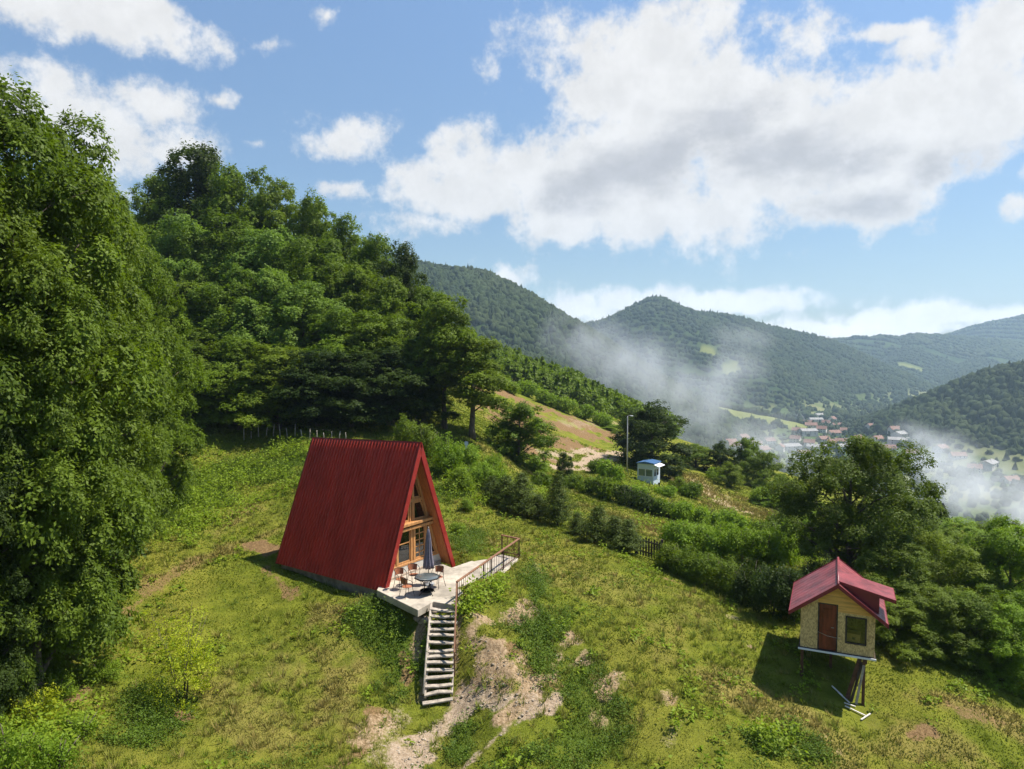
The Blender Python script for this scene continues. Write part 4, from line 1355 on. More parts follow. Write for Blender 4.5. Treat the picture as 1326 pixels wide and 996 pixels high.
for (x0, x1) in ((-kw + g_, -kw / 2), (-kw / 2, -g_)):
    fr = MB()
    for a in ((x0, x0 + 0.04, wz0_, wz1_), (x1 - 0.04, x1, wz0_, wz1_), (x0 + 0.04, x1 - 0.04, wz0_, wz0_ + 0.04), (x0 + 0.04, x1 - 0.04, wz1_ - 0.04, wz1_)):
        fr.box(a[0] + 0.002, a[1] - 0.002, -0.012, 0.04, a[2] + 0.002, a[3] - 0.002)
    fo = fr.build('window', M_WHITE, kiosk)
    MB().box(x0 + 0.04, x1 - 0.04, 0.012, 0.018, wz0_ + 0.04, wz1_ - 0.04).build('pane', M_CLEAR, fo)
for (y0, y1) in ((g_ * 1.6, kw * 0.42), (kw * 0.46, kw - g_ * 3)):
    fr = MB()
    for a in ((y0, y0 + 0.04, wz0_, wz1_), (y1 - 0.04, y1, wz0_, wz1_), (y0 + 0.04, y1 - 0.04, wz0_, wz0_ + 0.04), (y0 + 0.04, y1 - 0.04, wz1_ - 0.04, wz1_)):
        fr.box(-0.04, 0.012, a[0] + 0.002, a[1] - 0.002, a[2] + 0.002, a[3] - 0.002)
    fo = fr.build('window', M_WHITE, kiosk)
    MB().box(-0.02, -0.014, y0 + 0.04, y1 - 0.04, wz0_ + 0.04, wz1_ - 0.04).build('pane', M_CLEAR, fo)
kr = MB()
kr.prism([(-kw - 0.10, kh - 0.02), (-kw / 2, kh + 0.17), (0.10, kh + 0.04), (0.10, kh - 0.05), (-kw - 0.10, kh - 0.10)], -0.12, kw + 0.12)
kr.build('roof', M_BLUE, kiosk)
MB().bar((0.02, kw * 0.45, kh * 0.95), (0.62, kw * 0.45, kh * 0.86), kw * 0.95, 0.04).build('awning', M_WHITE, kiosk)
pb = ground_at(812, 611)
ph = (611 - 538) * pb[1] / FPX
pole = empty('lamp_pole', tuple(pb), 0, 1.0, 'tall pale lamp pole standing left of the kiosk', 'lamp pole')
MB().tube([(0, 0, -0.3), (0, 0, ph * 0.5), (0, 0, ph)], [0.085, 0.07, 0.05], 8).build('post', M_POLE, pole)
MB().tube([(0, 0, ph - 0.1), (0.12, -0.05, ph + 0.05), (0.38, -0.15, ph + 0.06)], 0.035, 6).build('arm', M_POLE, pole)
MB().box(0.3, 0.6, -0.24, -0.08, ph + 0.0, ph + 0.07).build('lamp_head', M_WHITE, pole, 0.015)
bol = ground_at(853.5, 632)
o = MB().lathe([(0.0, -0.1), (0.10, -0.1), (0.10, 0.48), (0.12, 0.50), (0.08, 0.56), (0.0, 0.57)], 10).build('bollard', M_BLACKIRON)
o.location = bol
tag(o, 'short dark stump of a post in front of the kiosk corner', 'post')

ga, gb_ = ground_at(824, 718), ground_at(856, 727)
gate = empty('slatted_gate', tuple(ga), 0, 1.0, 'dark wooden slatted gate panel between the conifers and the hedge', 'gate')
gv = gb_ - ga
gl_ = np.linalg.norm(gv[:2])
gh = 27 * ga[1] / FPX
ns = 9
for k in range(ns):
    p = gv * (k + 0.5) / ns
    MB().bar(p + z1 * 0.05, p + z1 * (gh * (0.93 + 0.05 * math.sin(k * 2.3))), 0.02, 0.10, up=(gv[0], gv[1], 0.01)).build('slat', M_DARKWOOD, gate)
for zz in (0.25, 0.78):
    MB().bar(z1 * gh * zz + np.array([0, -0.03, 0]), gv + z1 * gh * zz + np.array([0, -0.03, 0]), 0.03, 0.075).build('crossbar', M_DARKWOOD, gate)
for p in (gv * -0.02, gv * 1.03):
    MB().bar(p - z1 * 0.3, p + z1 * gh * 1.08, 0.11, 0.11, up=(0, 1, 0)).build('post', M_DARKWOOD, gate)

sf0 = ground_at(322, 572)
fence = empty('stake_fence', tuple(sf0), 0, 1.0, 'low fence of thin weathered stakes along the dark forest edge', 'fence')
prev = None
for k, u in enumerate(np.linspace(316, 448, 15)):
    g = ground_at(u, 570 - 5 * math.sin(k * 0.4) - 3 * (u > 380)) - sf0
    hh = rg2.uniform(0.55, 1.15)
    lean = np.array([rg2.normal(0, 0.09), rg2.normal(0, 0.09), 1.0])
    MB().tube([g - z1 * 0.2, g + lean * hh * 0.6, g + lean * hh], [0.05, 0.042, 0.03], 6).build('stake', M_GREYWOOD, fence)
    if prev is not None:
        MB().tube([prev, (prev + g + z1 * 0.9) / 2 - z1 * 0.03, g + z1 * 0.9], 0.008, 4).build('wire', M_BLACKIRON, fence)
    prev = g + z1 * 0.9
mk = ground_at(604, 584)
o = MB().box(-0.08, 0.08, -0.03, 0.03, -0.2, 0.75).box(-0.14, 0.14, -0.05, -0.031, 0.45, 0.74).build('marker_post', M_WHITE)
o.location = mk
tag(o, 'small white marker post among the bright bushes behind the A-frame', 'post')

# ------------------------------------------------------------------ the village in the valley
M_TILE = surface_mat('red_roof_tiles', (0.24, 0.125, 0.09), 0.8, 0.2, 0.6)
M_GREYROOF = surface_mat('grey_roof', (0.30, 0.29, 0.28), 0.8, 0.2, 0.6)
M_WALLS = surface_mat('house_render', (0.62, 0.58, 0.52), 0.9, 0.08, 0.4)
M_DARKROOF = surface_mat('dark_roof', (0.03, 0.032, 0.036), 0.7, 0.2, 1.0)
M_WIN = surface_mat('dark_window', (0.03, 0.035, 0.04), 0.2, 0.1, 1.0, bump=0)


def make_house(wd, dp, ht, rh, mroof):
    h = empty('village_house', (0, 0, 0), 0, 1.0, None, 'house', 'village houses down in the valley')
    MB().box(-wd / 2, wd / 2, -dp / 2, dp / 2, -3, ht).prism([(-dp / 2 + 0.05, ht), (dp / 2 - 0.05, ht), (0, ht + rh - 0.25)], -wd / 2 + 0.02, wd / 2 - 0.02, axis=0).build('wall', M_WALLS, h)
    rf = MB()
    for s in (-1, 1):
        rf.prism([(0, ht + rh), (s * (dp / 2 + 0.7), ht - rh * 1.4 / dp), (s * (dp / 2 + 0.7), ht - rh * 1.4 / dp - 0.25), (0, ht + rh - 0.25)], -wd / 2 - 0.6, wd / 2 + 0.6, axis=0)
    r_ = rf.build('roof', mroof, h)
    MB().box(wd * 0.18, wd * 0.18 + 0.7, -0.9, -0.2, ht + rh * 0.6, ht + rh + 0.9).build('chimney', M_WALLS, r_)
    for x0 in (-wd * 0.32, wd * 0.02, wd * 0.30):
        for z0 in ((1.0, 3.6) if ht > 5 else (1.0,)):
            MB().box(x0 - 0.55, x0 + 0.55, -dp / 2 - 0.05, -dp / 2 - 0.005, z0, z0 + 1.4).build('window', M_WIN, h)
    return h


protos = [make_house(12, 9, 5.6, 3.4, M_TILE), make_house(15, 10, 3.4, 3.2, M_TILE), make_house(22, 12, 5.8, 2.6, M_GREYROOF)]
used_p = [False, False, False]
VILL = [(1158, 561, 0, 8, 'isolated red roofed house by the pale field below the right hill'), (1163, 575, 2, -20, 'long grey roofed building just below the isolated red house'), (1218, 583, 1, 30, 'house above the right smoke, near the hill foot'),
        (1308, 625, 1, 15, 'reddish house at the right picture edge beyond the smoke'), (1262, 612, 0, -30, 'pale house half hidden in the right smoke'),
        (1040, 543, 2, 5, 'long pale building at the far end of the valley'), (1062, 541, 2, 20, 'grey building farthest along the valley floor'), (1078, 546, 0, 40, 'house at the far valley end beside the dark trees'), (1050, 553, 1, -15, 'house in front of the long pale valley building'),
        (944, 576, 1, 10, 'leftmost red roof seen through the smoke'), (962, 572, 0, 35, 'red roofed house second from the left in the smoke'), (978, 578, 1, -25, 'red roofed house in the middle of the smoky row'), (996, 576, 0, 15, 'red roofed house at the right end of the smoky row'),
        (1010, 584, 0, 60, 'house below the smoky row of red roofs'), (1040, 590, 1, 10, 'house above the big tree crown, left side'), (1058, 584, 2, -30, 'long building over the top of the big tree'), (1075, 578, 0, 25, 'house beside the pale road in mid valley'),
        (1095, 583, 2, 12, 'white walled building right of the pale road'), (1030, 573, 0, -40, 'house in mid valley between the two smoke drifts'), (1110, 570, 1, 35, 'house under the lower end of the central spur'), (1180, 592, 0, -10, 'house at the left edge of the right smoke'),
        (1128, 557, 0, 22, 'small house left of the isolated red house')]
for k, (u, v) in enumerate([(1046, 549), (1056, 547), (1070, 551), (1084, 553), (1034, 560), (1046, 563), (1064, 560), (1080, 563), (1096, 560), (1024, 583), (1048, 578), (1066, 571), (1090, 574), (1104, 580), (1120, 578), (1136, 571), (1150, 583), (1166, 567), (952, 583), (988, 585), (1240, 593), (1280, 606)]):
    VILL.append((u, v, [1, 2, 0, 1][k % 4], (k * 47) % 90 - 45, 'one of the tiny pale houses scattered over the hazy valley floor'))
for (u, v, k, a, lab) in VILL:
    h = protos[k] if not used_p[k] else copy_tree(protos[k])
    used_p[k] = True
    g = ground_at(u, v)
    if g[1] > 2500:
        g = at_depth(u, 1050)
    h.location = g
    h.rotation_euler = (0, 0, R(a))
    h['label'] = lab
g = at_depth(1206, 105)
dh = empty('dark_roofed_hut', tuple(g), R(35), 1.0, 'dark steep roofed hut poking above the right trees before the smoke', 'hut')
ztop = pix(1206, 648, 105)[2] - g[2]
MB().box(-2.2, 2.2, -2.0, 2.0, -1, ztop - 3.2).build('wall', M_DARKWOOD, dh)
b = MB()
b.prism([(-2.7, ztop - 3.4), (2.7, ztop - 3.4), (0, ztop)], -2.4, 2.4)
b.build('roof', M_DARKROOF, dh)


# ------------------------------------------------------------------ vegetation
def leaves(rg, centres, rad, flat, n_leaf, size, out_dir, droop=0.0, face_up=0.55, aspect=0.5, tone_c=None):
    """n_leaf small four-cornered blades round each sprig centre; returns verts, quads, tone"""
    m = len(centres)
    n = m * n_leaf
    c = np.repeat(centres, n_leaf, 0)
    od = np.repeat(out_dir, n_leaf, 0)
    r = np.repeat(rad, n_leaf)[:, None] if hasattr(rad, '__len__') else rad
    off = rg.normal(0, 0.5, (n, 3))
    off[:, 2] *= flat
    p = c + off * r
    p[:, 2] -= droop * np.hypot(off[:, 0], off[:, 1]) * (r[:, 0] if hasattr(r, 'shape') else r)
    nrm = od * 0.9 + np.array([0, 0, face_up * 0.7]) + rg.normal(0, 0.42, (n, 3))
    nrm /= np.linalg.norm(nrm, axis=1, keepdims=True)
    t = off * np.array([1, 1, 0.3]) + rg.normal(0, 0.4, (n, 3)) - np.array([0, 0, droop * 0.5])
    t -= nrm * (t * nrm).sum(1, keepdims=True)
    t /= np.linalg.norm(t, axis=1, keepdims=True) + 1e-9
    b = np.cross(nrm, t)
    L = size * rg.uniform(0.65, 1.35, (n, 1))
    W = L * aspect
    v = np.stack([p - t * L * 0.5, p + b * W * 0.5 - nrm * W * 0.12, p + t * L * 0.5, p - b * W * 0.5 - nrm * W * 0.12], 1).reshape(-1, 3)
    q = np.arange(n * 4).reshape(n, 4)
    tc = np.repeat(tone_c if tone_c is not None else rg.uniform(0, 1, m), n_leaf)
    tone = np.clip(tc * 0.7 + rg.uniform(0, 0.3, n), 0, 1)
    return v, q, tone


def lobes_for(rg, H, R_, n, base=0.22, top_round=0.8):
    """lobe ellipsoids (centre, radii) of a broadleaf crown of height H and radius R_ (metres)"""
    out = []
    for k in range(n):
        f = (k + 0.5) / n
        z = H * (base + (1.0 - base) * f * 0.92)
        env = math.sin(math.pi * min(1.0, 0.16 + 0.80 * f) ** top_round) ** 0.7
        a = k * 2.399 + rg.uniform(-0.5, 0.5)
        rr = R_ * env * rg.uniform(0.35, 0.72)
        lr = R_ * rg.uniform(0.32, 0.5) * (0.55 + 0.45 * env)
        out.append((np.array([rr * math.cos(a), rr * math.sin(a), z]), np.array([lr, lr, lr * rg.uniform(0.55, 0.8)])))
    return out


def crown_mesh(name, seed, H, R_, n_lobes, n_bough, n_spr, n_leaf, size, bough_r, sprig_r, flat=0.4, base=0.2, droop=0.3, aspect=0.5, top_round=0.8, up=0.0, thick=0.22):
    """crown = lobes > boughs (flat drooping sprays with air between them) > sprigs > leaf blades"""
    rg = np.random.default_rng(seed)
    lobes = lobes_for(rg, H, R_, n_lobes, base, top_round)
    C_, O_, T_ = [], [], []
    vol = np.array([l[1].prod() ** (2 / 3) for l in lobes])
    cnt = np.maximum(2, np.round(n_bough * vol / vol.sum()).astype(int))
    for (c, r), k in zip(lobes, cnt):
        lt = rg.normal(0, 0.12)
        for _ in range(k):
            d = rg.normal(size=3)
            d /= np.linalg.norm(d)
            if d[2] < -0.2:
                d[2] *= -rg.random()
            bc = c + d * r * rg.uniform(0.5, 1.15)
            br = bough_r * rg.uniform(0.6, 1.35)
            # a rounded tuft: twigs on the upper and outer side of a dome, hanging a little
            e = rg.normal(size=(n_spr, 3)) + np.array([d[0] * 0.75, d[1] * 0.75, 0.62])
            e /= np.linalg.norm(e, axis=1, keepdims=True)
            p = bc + e * br * rg.uniform(0.72, 1.08, (n_spr, 1)) * np.array([1, 1, thick])
            p[:, 2] -= droop * br * np.hypot(e[:, 0], e[:, 1]) ** 2
            p[:, 2] += up * br * rg.random(n_spr) ** 3
            C_.append(p)
            O_.append(e)
            T_.append(np.clip(rg.normal(0.5, 0.13) + lt + rg.normal(0, 0.10, n_spr), 0, 1))
    C_, O_, T_ = np.concatenate(C_), np.concatenate(O_), np.concatenate(T_)
    v, q, tone = leaves(rg, C_, sprig_r * rg.uniform(0.6, 1.35, len(C_)), flat, n_leaf, size, O_, droop, aspect=aspect, tone_c=T_)
    return array_mesh(name, v, q, {'tone': ('FACE', tone)}), lobes


def trunk_mesh(name, seed, H, r0, lobes, lean=0.0):
    rg = np.random.default_rng(seed)
    b = MB()
    top = H * 0.82
    n = 8
    axis = [np.array([lean * (k / n) ** 1.5 * H * 0.1 + rg.normal(0, 0.02 * H * 0.2), rg.normal(0, 0.02 * H * 0.2), -0.4 if k == 0 else top * k / n]) for k in range(n + 1)]
    axis[0][:2] = 0
    rad = [r0 * (1.35 if k == 0 else (1 - 0.85 * k / n)) for k in range(n + 1)]
    b.tube(axis, rad, 9)
    for (c, r) in lobes:
        zf = max(0.08, min(0.95, (c[2] - 0.35 * np.hypot(c[0], c[1]) - r[2]) / top))
        i = min(n - 1, int(zf * n))
        s = axis[i] + (axis[i + 1] - axis[i]) * (zf * n - i)
        rs_ = r0 * (1 - 0.85 * zf) * 0.55
        mid = s * 0.5 + c * 0.5 + np.array([0, 0, 0.08 * np.linalg.norm(c - s)])
        b.tube([s, mid, c], [rs_, rs_ * 0.6, rs_ * 0.2], 6)
        for _ in range(2):
            d = rg.normal(size=3)
            d[2] = abs(d[2]) * 0.6
            d /= np.linalg.norm(d)
            b.tube([mid * 0.4 + c * 0.6, c + d * r * 0.85], [rs_ * 0.35, rs_ * 0.08], 5)
    return b.mesh(name)


class TreeKind:
    def __init__(self, key, H, R_, seeds, r0, leafmat, **kw):
        self.H, self.R, self.mat, self.v = H, R_, leafmat, []
        for s in seeds:
            cm, lobes = crown_mesh(key + '_crown', s, H, R_, **kw)
            cm.materials.append(M_LEAF[leafmat])
            tm = trunk_mesh(key + '_trunk', s + 1000, H, r0, lobes)
            tm.materials.append(M_BARK)
            self.v.append((cm, tm))
        self.i = 0

    def plant(self, name, loc, H, W, rz, label, cat='tree', group=None, mat=None, variant=None):
        """one tree: an Empty at the foot, trunk and crown below it; H and W in metres"""
        cm, tm = self.v[(self.i if variant is None else variant) % len(self.v)]
        self.i += 1
        t = empty(name, tuple(loc), rz, (W / 2 / self.R, W / 2 / self.R, H / self.H), label, cat, group)
        link('trunk', tm, None, t)
        c = link('crown', cm, None, t)
        if mat and mat != self.mat:
            c.material_slots[0].link = 'OBJECT'
            c.material_slots[0].material = M_LEAF[mat]
        return t


def bush_mesh(name, seed, H, R_, n_lobes, n_sprig, n_leaf, size, sprig_r, flat=0.7, aspect=0.5, droop=0.2):
    rg = np.random.default_rng(seed)
    C_, O_, T_ = [], [], []
    for k in range(n_lobes):
        a = rg.uniform(0, 6.28)
        rr = R_ * 0.62 * math.sqrt(rg.random())
        hz = H * rg.uniform(0.32, 0.72) * (1 - 0.35 * rr / R_)
        c = np.array([rr * math.cos(a), rr * math.sin(a), hz])
        r = np.array([R_ * rg.uniform(0.3, 0.5)] * 2 + [H * rg.uniform(0.25, 0.4)])
        m = n_sprig // n_lobes
        d = rg.normal(size=(m, 3))
        d /= np.linalg.norm(d, axis=1, keepdims=True)
        p = c + d * r * rg.uniform(0.5, 1.12, (m, 1))
        p[:, 2] = np.maximum(p[:, 2], 0.06 * H)
        C_.append(p); O_.append(d); T_.append(np.clip(rg.normal(0.5, 0.15, m) + rg.normal(0, 0.12), 0, 1))
    C_, O_, T_ = np.concatenate(C_), np.concatenate(O_), np.concatenate(T_)
    v, q, tone = leaves(rg, C_, sprig_r * rg.uniform(0.6, 1.4, len(C_)), flat, n_leaf, size, O_, droop, aspect=aspect, tone_c=T_)
    return array_mesh(name, v, q, {'tone': ('FACE', tone)})


def stems_mesh(name, seed, H, R_, n=7, r0=0.03):
    rg = np.random.default_rng(seed)
    b = MB()
    for k in range(n):
        a = rg.uniform(0, 6.28)
        rr = R_ * rg.uniform(0.2, 0.8)
        b.tube([(0.05 * math.cos(a), 0.05 * math.sin(a), -0.2), (0.4 * rr * math.cos(a), 0.4 * rr * math.sin(a), H * 0.4), (rr * math.cos(a), rr * math.sin(a), H * rg.uniform(0.65, 0.92))],
               [r0, r0 * 0.7, r0 * 0.25], 5)
    return b.mesh(name)


class BushKind:
    def __init__(self, key, H, R_, seeds, leafmat, stem=0.03, **kw):
        self.H, self.R, self.mat, self.v, self.i = H, R_, leafmat, [], 0
        for s in seeds:
            fm = bush_mesh(key + '_foliage', s, H, R_, **kw)
            fm.materials.append(M_LEAF[leafmat])
            st = stems_mesh(key + '_stems', s + 500, H, R_, r0=stem)
            st.materials.append(M_BARK)
            self.v.append((fm, st))

    def plant(self, name, loc, H, W, rz, label, cat='bush', group=None, mat=None):
        fm, st = self.v[self.i % len(self.v)]
        self.i += 1
        t = empty(name, tuple(loc), rz, (W / 2 / self.R, W / 2 / self.R, H / self.H), label, cat, group)
        link('stems', st, None, t)
        c = link('foliage', fm, None, t)
        if mat and mat != self.mat:
            c.material_slots[0].link = 'OBJECT'
            c.material_slots[0].material = M_LEAF[mat]
        return t


def conifer_meshes(key, seed, H, R_, whorls=13, size=0.16, per=26):
    rg = np.random.default_rng(seed)
    b = MB()
    b.tube([(0, 0, -0.3), (0.02, 0, H * 0.5), (0, 0, H * 0.97)], [0.05 * H / 3, 0.032 * H / 3, 0.008], 7)
    C_, O_ = [], []
    for k in range(whorls):
        f = (k + 0.3) / whorls
        z = H * (0.07 + 0.9 * f)
        L = R_ * (1 - f) ** 0.8 * rg.uniform(0.85, 1.15) + 0.05
        nbr = int(rg.integers(6, 9))
        for j in range(nbr):
            a = 6.283 * j / nbr + rg.uniform(-0.3, 0.3) + k
            l = L * rg.uniform(0.75, 1.15)
            d = np.array([math.cos(a), math.sin(a), 0.28 + 0.5 * f])
            b.tube([(0, 0, z), d * l + np.array([0, 0, z])], [0.014, 0.005], 4)
            for s in np.linspace(0.25, 1.0, max(2, int(l / 0.16))):
                C_.append(d * l * s + np.array([0, 0, z]) + rg.normal(0, 0.03, 3))
                O_.append(d)
    C_.append(np.array([0, 0, H * 0.98])); O_.append(np.array([0, 0, 1.0]))
    C_, O_ = np.array(C_), np.array(O_)
    rad = 0.26 * np.ones(len(C_))
    v, q, tone = leaves(rg, C_, rad, 0.65, per, size, O_, -0.2, face_up=0.3, aspect=0.22)
    fm = array_mesh(key + '_crown', v, q, {'tone': ('FACE', tone)})
    fm.materials.append(M_LEAF['needle'])
    tm = b.mesh(key + '_trunk')
    tm.materials.append(M_BARK)
    return fm, tm


def spur_wood(SPUR, lab):
    """the young mixed wood beyond the brown field: every tree a cone or egg of leaf-bearing twigs"""
    rg = np.random.default_rng(44)
    x, y, z = SPUR
    n, k = len(x), 110
    con = rg.random(n) < 0.5
    rad = np.where(con, rg.uniform(1.0, 1.7, n), rg.uniform(1.4, 2.6, n))
    hgt = np.where(con, rad * rg.uniform(2.6, 3.6, n), rad * rg.uniform(1.6, 2.2, n))
    f = rg.random((n, k)) ** 0.8
    a = rg.uniform(0, 6.28, (n, k))
    env = np.where(con[:, None], 1 - f, np.sin(np.pi * np.clip(0.12 + 0.88 * f, 0, 1)) ** 0.6) * rg.uniform(0.55, 1.12, (n, k))
    lump = 1 + 0.25 * np.sin(a * 3 + rg.uniform(0, 6, (n, 1)) + f * 9)
    px, py = x[:, None] + rad[:, None] * env * lump * np.cos(a), y[:, None] + rad[:, None] * env * lump * np.sin(a)
    pz = z[:, None] + hgt[:, None] * f
    c = np.stack([px, py, pz], -1).reshape(-1, 3)
    od = np.stack([np.cos(a), np.sin(a), 0.5 + 0 * a], -1).reshape(-1, 3)
    tone = np.repeat(np.clip(np.where(con, 0.25, 0.6) + rg.normal(0, 0.18, n), 0, 1), k)
    v, q, tn = leaves(rg, c, 0.25, 0.8, 2, 0.62, od, 0.2, aspect=0.6, tone_c=tone)
    me = array_mesh('spur_forest', v, q, {'tone': ('FACE', tn)})
    tag(link('spur_forest', me, M_LEAF['forest']), lab, 'forest', kind='stuff')


spur_wood(SPUR, 'young mixed wood on the spur beyond the brown field')
x, y, z, r, seen, gl, va = scatter(2600, 105, 330, -0.68, -0.12)
spur_wood((x, y, z), 'thick wood covering the hill top behind the big forest trees')
K_NEAR = TreeKind('near_tree', 18, 3.7, (11, 12, 13), 0.30, 'near', n_lobes=26, n_bough=190, n_spr=26, n_leaf=26, size=0.165, bough_r=0.82, sprig_r=0.27, flat=0.9, base=0.06, droop=0.6, top_round=0.8, thick=0.8)
K_FOREST = TreeKind('forest_tree', 15, 4.4, (21, 22, 23, 24), 0.22, 'forest', n_lobes=20, n_bough=135, n_spr=24, n_leaf=20, size=0.23, bough_r=1.05, sprig_r=0.32, flat=0.9, base=0.08, droop=0.15, aspect=0.5, up=0.35, thick=0.8)
K_BIG = TreeKind('spreading_tree', 8, 4.2, (31, 32), 0.20, 'olive', n_lobes=28, n_bough=190, n_spr=20, n_leaf=22, size=0.125, bough_r=0.55, sprig_r=0.22, flat=0.9, base=0.17, droop=0.2, top_round=0.9, thick=0.7)
K_SIDE = TreeKind('slope_tree', 8, 3.0, (41, 42, 43), 0.14, 'olive', n_lobes=18, n_bough=120, n_spr=24, n_leaf=22, size=0.125, bough_r=0.62, sprig_r=0.22, flat=0.9, base=0.0, droop=0.4, thick=0.85)
K_EDGE = TreeKind('edge_tree', 11, 2.6, (56, 57), 0.22, 'forest', n_lobes=14, n_bough=95, n_spr=18, n_leaf=20, size=0.19, bough_r=0.62, sprig_r=0.26, flat=0.9, base=0.34, droop=0.2, up=0.2, thick=0.8)
K_MID = TreeKind('mid_tree', 6, 2.6, (51, 52, 53), 0.13, 'forest', n_lobes=14, n_bough=95, n_spr=16, n_leaf=18, size=0.16, bough_r=0.55, sprig_r=0.22, flat=0.9, base=0.06, droop=0.15, up=0.2, thick=0.85)
B_HEDGE = BushKind('hedge_bush', 2.2, 1.5, (61, 62, 63), 'bright', n_lobes=12, n_sprig=340, n_leaf=24, size=0.13, sprig_r=0.30)
B_MID = BushKind('mid_bush', 1.6, 1.3, (66, 67), 'bright', n_lobes=9, n_sprig=200, n_leaf=20, size=0.17, sprig_r=0.30)
PINES = [conifer_meshes('young_pine', s, 3.0, 1.05) for s in (71, 72, 73)]
rgp = np.random.default_rng(17)


def tree_at(kind, name, u, vtop, d, wpx, label, mat=None, group=None, cat='tree'):
    g = at_depth(u, d)
    H = max(0.8, pix(u, vtop, d)[2] - g[2])
    return kind.plant(name, g - np.array([0, 0, 0.05]), H * 1.05, wpx * d / FPX * 1.15, rgp.uniform(0, 6.28), label, cat, group, mat)


def bush_at(kind, name, u, vbase, hpx, wpx, label, mat=None, group=None, cat='bush'):
    g = ground_at(u, vbase)
    s = g[1] / FPX
    return kind.plant(name, g - np.array([0, 0, 0.05]), hpx * s, wpx * s, rgp.uniform(0, 6.28), label, cat, group, mat)


# the tall trees at the left edge
for (u, vt, d, wp, lab, mat) in [
    (-70, 150, 21.5, 240, 'huge leafy tree cut off by the left picture edge', None),
    (18, 100, 23.5, 240, 'tallest dark leafy tree on the left, its top touching the white cloud', None),
    (85, 142, 27, 195, 'tall leafy tree with a dark ragged top, second on the skyline from the left', 'near'),
    (135, 236, 33, 140, 'tall leafy tree sloping down towards the gap in the skyline', None),
    (193, 318, 41, 100, 'pale green leafy tree closing the left group beside the forest', 'forest'),
    (35, 330, 22.5, 175, 'lower drooping tree in front of the tallest left trees', 'near'),
    (58, 430, 26.5, 120, 'drooping tree with bright hanging sprays over the dark left thicket', 'forest'),
    (165, 455, 36, 85, 'leafy tree whose bright sprays reach out over the meadow weeds', 'forest'),
    (-25, 520, 21.0, 110, 'dark low tree at the left edge above the bottom herbs', 'dark'),  # darker leaf colour stands in for the deep shade of the thicket
    (50, 610, 25.8, 85, 'low dark bushy tree at the foot of the left thicket', 'dark'),  # thicket shade put into the leaf colour here too
    (200, 520, 46, 50, 'small tree at the meadow edge under the bright sprays', None),
    (92, 520, 31, 70, 'dark leafy tree in the shade between the drooping tree and the meadow', 'dark'),  # its shade is partly painted, by the darker leaf colour
]:
    tree_at(K_NEAR, 'broadleaf_tree', u, vt, d, wp, lab, mat, 'tall trees on the left')

# the forest on the hillside behind the A-frame
for (u, vt, d, wp, lab, mat) in [
    (212, 232, 88, 80, 'thin skyline tree right at the gap between the two tree masses', 'forest'),
    (258, 197, 90, 125, 'dark ragged tree forming the highest point of the hillside forest', 'dark'),
    (315, 224, 88, 95, 'skyline tree just right of the highest dark forest top', None),
    (362, 243, 86, 95, 'broad skyline tree in the middle of the sloping forest top', None),
    (408, 258, 84, 85, 'skyline tree where the forest top begins to fall steeply', None),
    (445, 288, 82, 80, 'skyline tree halfway down the falling forest edge', None),
    (482, 310, 78, 80, 'skyline tree low on the falling forest edge', None),
    (522, 322, 74, 65, 'dark narrow tree at the right end of the forest skyline', 'dark'),
    (548, 372, 72, 62, 'tree stepping down below the forest skyline beside the mountain', None),
    (190, 300, 76, 100, 'second row forest tree next to the left group', None),
    (245, 285, 76, 105, 'second row forest tree below the highest dark top', 'pale'),
    (300, 285, 76, 105, 'dark green second row tree under the skyline', 'forest'),
    (352, 300, 75, 105, 'bright second row tree in the centre of the forest', 'pale'),
    (408, 315, 73, 100, 'second row tree under the steep part of the skyline', None),
    (455, 345, 71, 95, 'second row tree over the right half of the red ridge', None),
    (500, 365, 69, 85, 'second row tree near the right forest end', None),
    (230, 365, 64, 115, 'yellowish green tree low in the forest beside the left group', 'near'),
    (288, 372, 64, 105, 'mid height forest tree left of the palest crown', None),
    (340, 350, 65, 100, 'palest sunlit crown in the middle of the forest', 'pale'),
    (392, 372, 65, 105, 'pale green crown right of the palest one', 'pale'),
    (440, 402, 63, 95, 'mid height tree above the red ridge centre', None),
    (490, 408, 63, 100, 'broad bright crown above the right end of the red ridge', None),
    (532, 440, 62, 80, 'tree filling the forest edge behind the bush at the gable', None),
    (250, 432, 59, 115, 'front row tree with hanging sprays over the stake fence end', 'near'),
    (308, 440, 58.5, 95, 'front row tree straight above the stake fence', None),
    (360, 450, 58.5, 95, 'front row olive tree above the right fence stakes', 'olive'),
    (410, 455, 58.5, 95, 'dark front row tree left above the red ridge', 'dark'),
    (455, 460, 59, 95, 'dark front row tree over the middle of the red ridge', 'dark'),
    (502, 452, 60, 95, 'dark front row tree over the right ridge end', 'dark'),
    (542, 470, 61, 70, 'dark slim tree beside the lone pair at the forest edge', 'dark'),
]:
    tree_at(K_FOREST, 'forest_tree', u, vt, d, wp * 1.12, lab, mat, 'forest behind the A-frame')
tree_at(K_EDGE, 'edge_tree', 575, 388, 61, 74, 'tall slender tree with a bare trunk standing clear at the forest edge', 'forest')
tree_at(K_EDGE, 'edge_tree', 612, 442, 60, 90, 'round headed tree with an ivy clad trunk right of the slender edge tree', 'olive')

